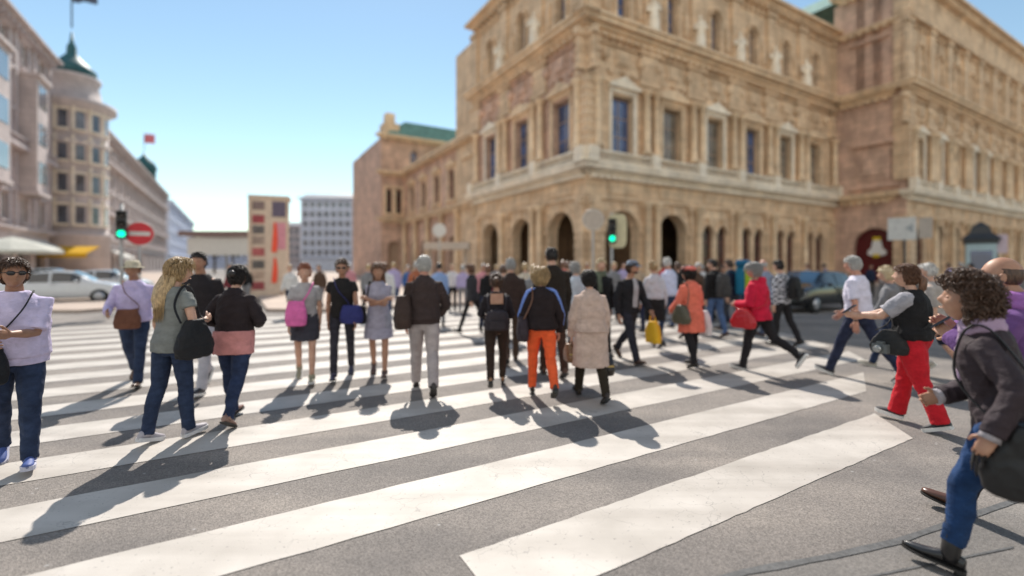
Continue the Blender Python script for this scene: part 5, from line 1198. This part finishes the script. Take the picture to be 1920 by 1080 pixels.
# 13..15
w13 = person('white haired man in pale blue shirt with dark bag at his side', at(1256, 10.7), 1.82, 30, tone='ruddy', legs=(14, 3, -14, 14), hair=('short', 'white'), headturn=(-30, 0), top=dict(kind='shirt', col=(.55, .58, .74), fit=.02), low=dict(col=(.03, .045, .09)), shoe=BSH)
bag('shoulder_bag', 'dark teal shoulder bag on the man in the pale blue shirt', w13, V((.22, -.05, 1.1)), (.14, .34, .30), (.015, .03, .04), shoulder_strap(w13, V((.22, -.05, 1.09)), 1), 'bag')
w14 = person('man in black jacket and blue jeans with grey backpack', at(1340, 10.8), 1.77, 20, legs=(8, 4, -10, 10), hair=('short', 'dark'), headturn=(35, 0), top=dict(kind='jacket', col=BK), low=dict(col=(.075, .13, .26), cloth='denim'), shoe=BRN)
STR2 = lambda z: [[V((sd*.12, -.15, z)), V((sd*.12, -.02, z+.05)), V((sd*.14, .14, z-.06)), V((sd*.17, .04, z-.3)), V((sd*.13, -.16, z-.38))] for sd in (-1, 1)]
bag('backpack', 'worn grey backpack on the man in blue jeans', w14, V((0, -.25, 1.46)), (.32, .2, .52), (.05, .047, .046), STR2(1.43), 'backpack')
w15 = person('hiker in dark clothes under a large trekking pack', at(1372, 11.8), 1.80, 35, legs=(16, 4, -16, 20), hair=('short', 'brown'), top=dict(kind='jacket', col=NV), low=dict(col=(.05, .055, .07)), shoe=BRN)
hp = bag('backpack', 'tall blue and lime trekking backpack on the hiker', w15, V((0, -.30, 1.70)), (.36, .30, .76), (.012, .16, .26), STR2(1.46), 'backpack')
m = MB(); m.box(-.17, .17, -.22, -.13, .12, .62); m.build('lime_panel', cloth((.36, .46, .03)), hp); m = MB(); m.tube([V((-.2, 0, .76)), V((.2, 0, .76))], .09, 14, cap='round'); m.build('bed_roll', cloth((.012, .10, .2)), hp)
# 16 beige coat
w16 = person('woman in long beige coat with short dark hair seen from behind', at(1107, 5.75), 1.57, 8, girl=True, build=1.1, legs=(17, 4, -15, 16), hair=('short', 'dark'), arms=((4, 13, 14), (2, 13, 14)), grip=(.8, .8), top=dict(kind='coat', col=(.52, .385, .32), hem=.46, flare=1.10, fit=.025, collar=True, fs=7), low=dict(col=(.03, .022, .014)), shoe=('shoe', (.03, .02, .015)), q=2)
bag('handbag', 'dark brown handbag with white handles in the right hand of the beige coat', w16, w16.hand[1]+V((.03, .0, -.16)), (.16, .32, .26), (.02, .014, .010), handle_loop(w16, w16.hand[1]+V((.03, 0, -.17)), w16.hand[1], .09), 'handbag', mat=simple('dark_leather', (.02, .014, .01), .35), extra=simple('white_handles', (.7, .68, .66), .5))
bag('handbag', 'tan leather handbag in the left hand of the beige coat', w16, w16.hand[0]+V((-.02, .02, -.04)), (.12, .26, .22), (.19, .10, .05), handle_loop(w16, w16.hand[0]+V((-.02, 0.02, -.05)), w16.hand[0], .06), 'handbag', mat=simple('tan_leather', (.19, .10, .05), .4))
# 17 orange trousers
w17 = person('woman in orange trousers and black jacket with blue sleeve stripes', at(1015, 5.85), 1.56, 6, girl=True, build=1.1, legs=(13, 3, -19, 24), hair=('bob', 'blond'), arms=((2, 22, 16), (-4, 22, 16)), top=dict(kind='jacket', col=(.020, .013, .014), hem=.90, fit=.02), low=dict(col=(.82, .12, .035)), shoe=('heel', (.05, .03, .02)), acc=(a_sleeve_stripe((.15, .24, .58)),), q=2)
bag('shoulder_bag', 'dark shoulder bag on brown strap beside the orange trousers', w17, V((-.24, -.02, 1.02)), (.13, .30, .30), (.035, .024, .03), shoulder_strap(w17, V((-.24, -.02, 1.0)), 0), 'bag', extra=simple('brown_strap', (.12, .05, .025), .5))
# 18
w18 = person('short woman with dark hair and low backed black top walking away', at(931, 6.35), 1.48, 4, girl=True, build=1.06, tone='tan', legs=(-16, 20, 14, 3), hair=('bun', 'brown'), arms=((6, 20, 70), (6, 20, 60)), top=dict(kind='shirt', col=(.022, .018, .022), sleeve=.7, fit=.01), low=dict(col=(.035, .022, .016)), shoe=('heel', (.30, .16, .08)), q=1)
m = MB(); m.grid([[w18.U(x*.95, -.102-.028*cos(x*10)-(.01 if z < 1.4 else -.01), z) for x in (-.09, -.05, 0, .05, .09)] for z in (1.28, 1.34, 1.40, 1.445)], closed=False, cap=False); m.build('open_back', skin(SKIN['tan']), w18.root)
bag('backpack', 'small dark backpack worn low by the short woman', w18, V((0, -.20, 1.06)), (.30, .12, .26), (.035, .028, .034), [[V((sd*.10, -.15, 1.05)), V((sd*.125, -.13, 1.2)), V((sd*.12, 0, 1.265)), V((sd*.13, .13, 1.15))] for sd in (-1, 1)], 'backpack')
# 19 .. 23
person('tall grey haired man in long black coat beyond the orange trousers', at(1036, 7.0), 1.90, 8, legs=(10, 3, -12, 14), hair=('short', 'dark'), top=dict(kind='coat', col=(.022, .016, .012), hem=.62), low=dict(col=(.06, .03, .02)), shoe=BRN)
person('person in dark brown jacket behind the short woman', at(958, 8.0), 1.76, 6, legs=(-14, 18, 14, 4), hair=('short', 'grey'), top=dict(kind='jacket', col=(.045, .028, .024)), low=dict(col=(.07, .045, .032)), shoe=BRN)
person('fair haired man in black jacket and scarf walking towards us', at(1124, 8.5), 1.77, 190, legs=(14, 4, -14, 18), hair=('short', 'pale'), top=dict(kind='jacket', col=BK, open=True), low=DARKT, shoe=BSH, acc=(a_scarf((.12, .14, .10)),))
person('grey haired person in pale top behind the beige coat', at(1080, 9.2), 1.68, 10, hair=('bob', 'grey'), girl=True, top=dict(kind='shirt', col=(.52, .56, .62)), low=dict(col=(.2, .2, .22)), legs=(8, 3, -8, 8))
person('slim woman in black leggings and grey jacket crossing ahead', at(886, 11.3), 1.70, 60, girl=True, build=.9, legs=(24, 4, -24, 14), hair=('bob', 'chest'), top=dict(kind='jacket', col=(.04, .038, .042)), low=dict(col=(.02, .018, .02), loose=.85), shoe=BSH)
# 24 brown jacket
w24 = person('white haired man in dark brown jacket and light grey trousers seen from behind', (-1.15, 6.15), 1.79, 12, legs=(19, 4, -18, 20), tone='ruddy', hair=('short', 'white'), arms=((6, 12, 20), (8, 22, 50)), top=dict(kind='jacket', col=(.048, .032, .03), hem=.88, fit=.02), low=dict(col=(.40, .35, .345), loose=1.12), shoe=('shoe', (.03, .022, .02)), q=2)
bag('shoulder_bag', 'bulky dark brown shoulder bag on the man in the brown jacket', w24, V((-.27, -.05, 1.26)), (.22, .36, .42), (.05, .03, .024), shoulder_strap(w24, V((-.27, -.05, 1.24)), 0), 'bag')
# 25..27 women coming towards us
w25 = person('woman in pale top and dark shorts with a pink bag walking towards us', at(572, 6.65), 1.66, 200, girl=True, legs=(15, 4, -14, 18), hair=('pony', 'red'), tone='fair', top=dict(kind='tee', col=(.40, .38, .38), sleeve=.3), low=dict(kind='skirt', col=(.05, .05, .065), hem=.62), shoe=('sneaker', (.3, .28, .2), (.6, .6, .6)), acc=(a_belt_hem((.06, .07, .06), .86, .95, .0),))
bag('shoulder_bag', 'bright pink bag held in front of the pale top', w25, V((.10, .20, 1.16)), (.26, .13, .34), (.75, .16, .42), cross_strap(w25, V((.10, .20, 1.14)), 1, .1, (1, 0, 0)), 'bag')
w26 = person('woman in sleeveless black top and dark jeans with a blue bag', at(642, 6.85), 1.73, 195, girl=True, tone='tan', build=.95, legs=(-14, 18, 15, 4), hair=('pony', 'brown'), top=dict(kind='tee', col=(.02, .018, .018), sleeve=.2), low=dict(col=(.035, .034, .045), cloth='denim', loose=.9), shoe=('shoe', (.05, .05, .09)), acc=(a_glasses,))
bag('shoulder_bag', 'navy blue bag at the hip of the sleeveless black top', w26, V((-.14, .19, 1.08)), (.30, .14, .26), (.03, .035, .16), cross_strap(w26, V((-.14, .19, 1.06)), 0, .1, (1, 0, 0)), 'bag')
w27 = person('bare legged woman in grey dress with arms folded', at(710, 6.95), 1.66, 190, girl=True, tone='tan', legs=(12, 3, -12, 16), hair=('long', 'chest'), hands=[((.10, .21, 1.16), (-.7, -.4, -.8)), ((-.10, .23, 1.15), (.7, -.4, -.8))], top=dict(kind='dress', col=(.36, .34, .42), hem=.60, flare=1.2, sleeve=.35), low=dict(kind='shorts', col=(.3, .3, .36), len=.25), shoe=('shoe', (.1, .06, .05)))
bag('shoulder_bag', 'black shoulder bag beside the grey dress', w27, V((.24, .02, 1.06)), (.12, .26, .26), BK, shoulder_strap(w27, V((.24, .02, 1.04)), 1), 'bag')
# 28, 29 left foreground pair
w28 = person('woman with long loose blond hair in grey top and jeans', (-3.22, 4.45), 1.68, -14, girl=True, legs=(-7, 9, 7, 2), hair=('long', 'blond'), headturn=(-22, 0), arms=((0, 14, 20), (-4, 22, 100)), top=dict(kind='tee', col=(.20, .21, .20), sleeve=.2, hem=.84), low=DEN, shoe=('sneaker', (.4, .38, .42), (.6, .6, .62)), q=2)
bag('shoulder_bag', 'black slouchy shoulder bag beside the long blond hair', w28, V((.24, .02, 1.14)), (.14, .34, .36), (.014, .014, .016), shoulder_strap(w28, V((.24, .02, 1.12)), 1), 'bag')
w29 = person('woman in short dark jacket over pink shirt and jeans seen from behind', (-2.93, 4.95), 1.63, 2, girl=True, build=1.1, legs=(13, 3, -14, 16), hair=('bun', 'dark'), arms=((-8, 30, 85), (-8, 30, 85)), top=dict(kind='jacket', col=(.026, .018, .02), hem=.99, fit=.02), low=dict(col=(.022, .035, .08), cloth='denim'), shoe=('shoe', (.25, .15, .12)), acc=(a_belt_hem((.58, .25, .24), .76, 1.02, .04),), q=2)
# 30, 31, 32
person('tall man in black T-shirt and pale trousers walking towards us', at(378, 6.2), 1.85, 190, tone='tan', legs=(18, 4, -18, 24), hair=('short', 'dark'), top=dict(kind='tee', col=(.022, .018, .02), sleeve=.45, fit=.02), low=dict(col=(.45, .44, .48)), shoe=SNK)
w31 = person('man in lavender shirt and straw hat with brown bag at his waist', at(252, 6.5), 1.74, 205, tone='dark', legs=(20, 5, -18, 24), hair=('short', 'brown'), arms=((-20, 22, 18), (18, 16, 60)), top=dict(kind='shirt', col=(.52, .45, .68), fit=.03), low=DEN, shoe=BRN, acc=(a_hat((.52, .46, .34)),))
bag('shoulder_bag', 'brown leather bag hanging in front of the lavender shirt', w31, V((.02, .22, 1.06)), (.28, .12, .26), (.15, .06, .035), cross_strap(w31, V((.02, .22, 1.05)), 0, .1, (1, 0, 0)), 'bag')
w32 = person('person in lavender T-shirt and sunglasses at the left edge', at(28, 3.85), 1.68, 222, tone='dark', build=1.08, legs=(14, 5, -12, 14), hair=('short', 'brown'), headturn=(14, -6), hands=[((.0, .34, 1.12), (-.3, -.4, -1)), ((.12, .30, 1.05), (.3, -.4, -1))], grip=(.4, .3), top=dict(kind='tee', col=(.58, .51, .70), sleeve=.45, fit=.03, hem=.86), low=DEN, shoe=('sneaker', (.06, .10, .3), (.5, .5, .6)), acc=(a_glasses,), q=2)
bag('shoulder_bag', 'black bag with straps at the waist of the sunglasses wearer', w32, V((.16, .20, 1.0)), (.28, .16, .28), (.012, .013, .016), cross_strap(w32, V((.16, .20, .98)), 1, .11, (1, 0, 0)), 'bag')
# ---------------- the crowd in the distance ----------------
CR = [(545, 15, 'white', 'navy', 180), (600, 17, 'brown', 'grey', 170), (690, 14.5, 'grey', 'black', 10), (738, 16, 'lilac', 'denim', 20), (765, 19, 'blue', 'navy', 190), (824, 13, 'sky', 'grey', 15), (848, 17, 'white', 'black', 185),
      (905, 14, 'pink', 'black', 200), (930, 18, 'grey', 'navy', 0), (985, 12.5, 'cream', 'black', 10), (1003, 14, 'rust', 'denim', 10), (1058, 13, 'red', 'black', 15), (1100, 15.5, 'navy', 'grey', 185), (1150, 14, 'grey', 'black', 185),
      (1226, 14.5, 'sand', 'black', 200), (1288, 15, 'teal', 'navy', 15), (1318, 14, 'white', 'black', 30), (1390, 14.2, 'navy', 'denim', 190), (1515, 21, 'white', 'black', 100), (1632, 25, 'navy', 'black', 160), (1655, 24, 'white', 'grey', 200),
      (1782, 22, 'lilac', 'black', 40), (1806, 20, 'navy', 'denim', 60), (462, 18, 'black', 'grey', 180), (436, 15, 'maroon', 'navy', 170), (1710, 21, 'grey', 'navy', 30)]
EXTRA = [(868, 16.5, 'lilac', 'grey', 5), (914, 11.9, 'black', 'navy', 350), (944, 10.6, 'maroon', 'black', 8), (1002, 10.2, 'grey', 'denim', 12), (1066, 11.2, 'black', 'grey', 6), (1196, 11.6, 'sand', 'navy', 15), (1275, 12.2, 'black', 'denim', 25), (1306, 12.6, 'brown', 'black', 190),
         (1422, 12.8, 'teal', 'grey', 25), (1352, 13.6, 'white', 'navy', 200), (722, 12.6, 'white', 'denim', 15), (780, 13.4, 'rust', 'grey', 10), (655, 18, 'pink', 'navy', 190), (1548, 22, 'blue', 'grey', 30), (1744, 20, 'cream', 'black', 30), (1826, 17.5, 'maroon', 'denim', 40), (1168, 16.5, 'lilac', 'navy', 190), (1245, 17, 'red', 'denim', 10)]
CR += EXTRA
PAL = dict(white=(.62, .61, .6), brown=(.10, .06, .04), grey=(.2, .2, .21), lilac=(.42, .36, .56), blue=(.06, .13, .32), sky=(.25, .36, .6), pink=(.56, .25, .28), cream=(.55, .48, .38), rust=(.36, .12, .06), red=(.5, .03, .04), navy=(.022, .028, .06), sand=(.4, .3, .2), teal=(.03, .18, .22), black=BK, maroon=(.16, .03, .04), denim=(.04, .07, .15))
WHERE = {545: 'left of the pink bag', 600: 'between the pink bag and the black top', 690: 'behind the grey dress', 738: 'right of the grey dress', 765: 'left of the brown jacket', 824: 'just right of the brown jacket', 848: 'left of the slim woman in leggings', 905: 'right of the slim woman in leggings', 930: 'above the short woman', 985: 'left of the tall man in black', 1003: 'beside the tall man in black', 1058: 'right of the tall man in black', 1100: 'left of the fair haired man', 1150: 'under the arcade traffic light', 1226: 'behind the blond bun', 1288: 'behind the coral beret', 1318: 'right of the coral beret', 1390: 'right of the trekking pack', 1515: 'behind the black hatchback', 1632: 'in front of the red door', 1655: 'at the right of the red door', 1782: 'below the kiosk', 1806: 'left of the kiosk', 462: 'beside the poster tower', 436: 'left of the poster tower', 1710: 'under the square arrow sign', 868: 'left of the slim woman, furthest back', 914: 'above the bun of the short woman', 944: 'left of the dark brown jacket', 1002: 'in the gap beside the tall man', 1066: 'behind the grey bob', 1196: 'between the cap and the blond bun', 1275: 'behind the pale blue shirt', 1306: 'above the coral beret', 1422: 'left of the bald slate blue shirt', 1352: 'behind the worn grey backpack', 722: 'above the grey dress', 780: 'above the bulky brown bag', 655: 'behind the sleeveless black top', 1548: 'on the far pavement over the black car', 1744: 'behind the beige top and dark shorts', 1826: 'right of the curly plum jacket head', 1168: 'at the foot of the signal pole', 1245: 'in the shadow of the arcade'}
hs_ = ['dark', 'brown', 'chest', 'grey', 'blond']
for i, (px, Y, c, l, fc) in enumerate(CR):
    person('distant pedestrian in %s top %s' % (c, WHERE[px]), at(px, Y)+((.124 if (V(at(px, Y)+(0,)).dot(DL) > 17.8 and px > 960) else .004),), 1.64+.14*rnd.random(), fc, 'distant pedestrians', girl=rnd.random() < .5, tone=rnd.choice(['fair', 'tan', 'fair']), legs=rnd.choice([(14, 4, -14, 18), (-14, 18, 14, 4), (3, 2, -3, 3)]), hair=(rnd.choice(['short', 'bob', 'short']), rnd.choice(hs_)), top=dict(kind=rnd.choice(['shirt', 'jacket']), col=PAL[c]), low=dict(col=PAL[l]), q=0)
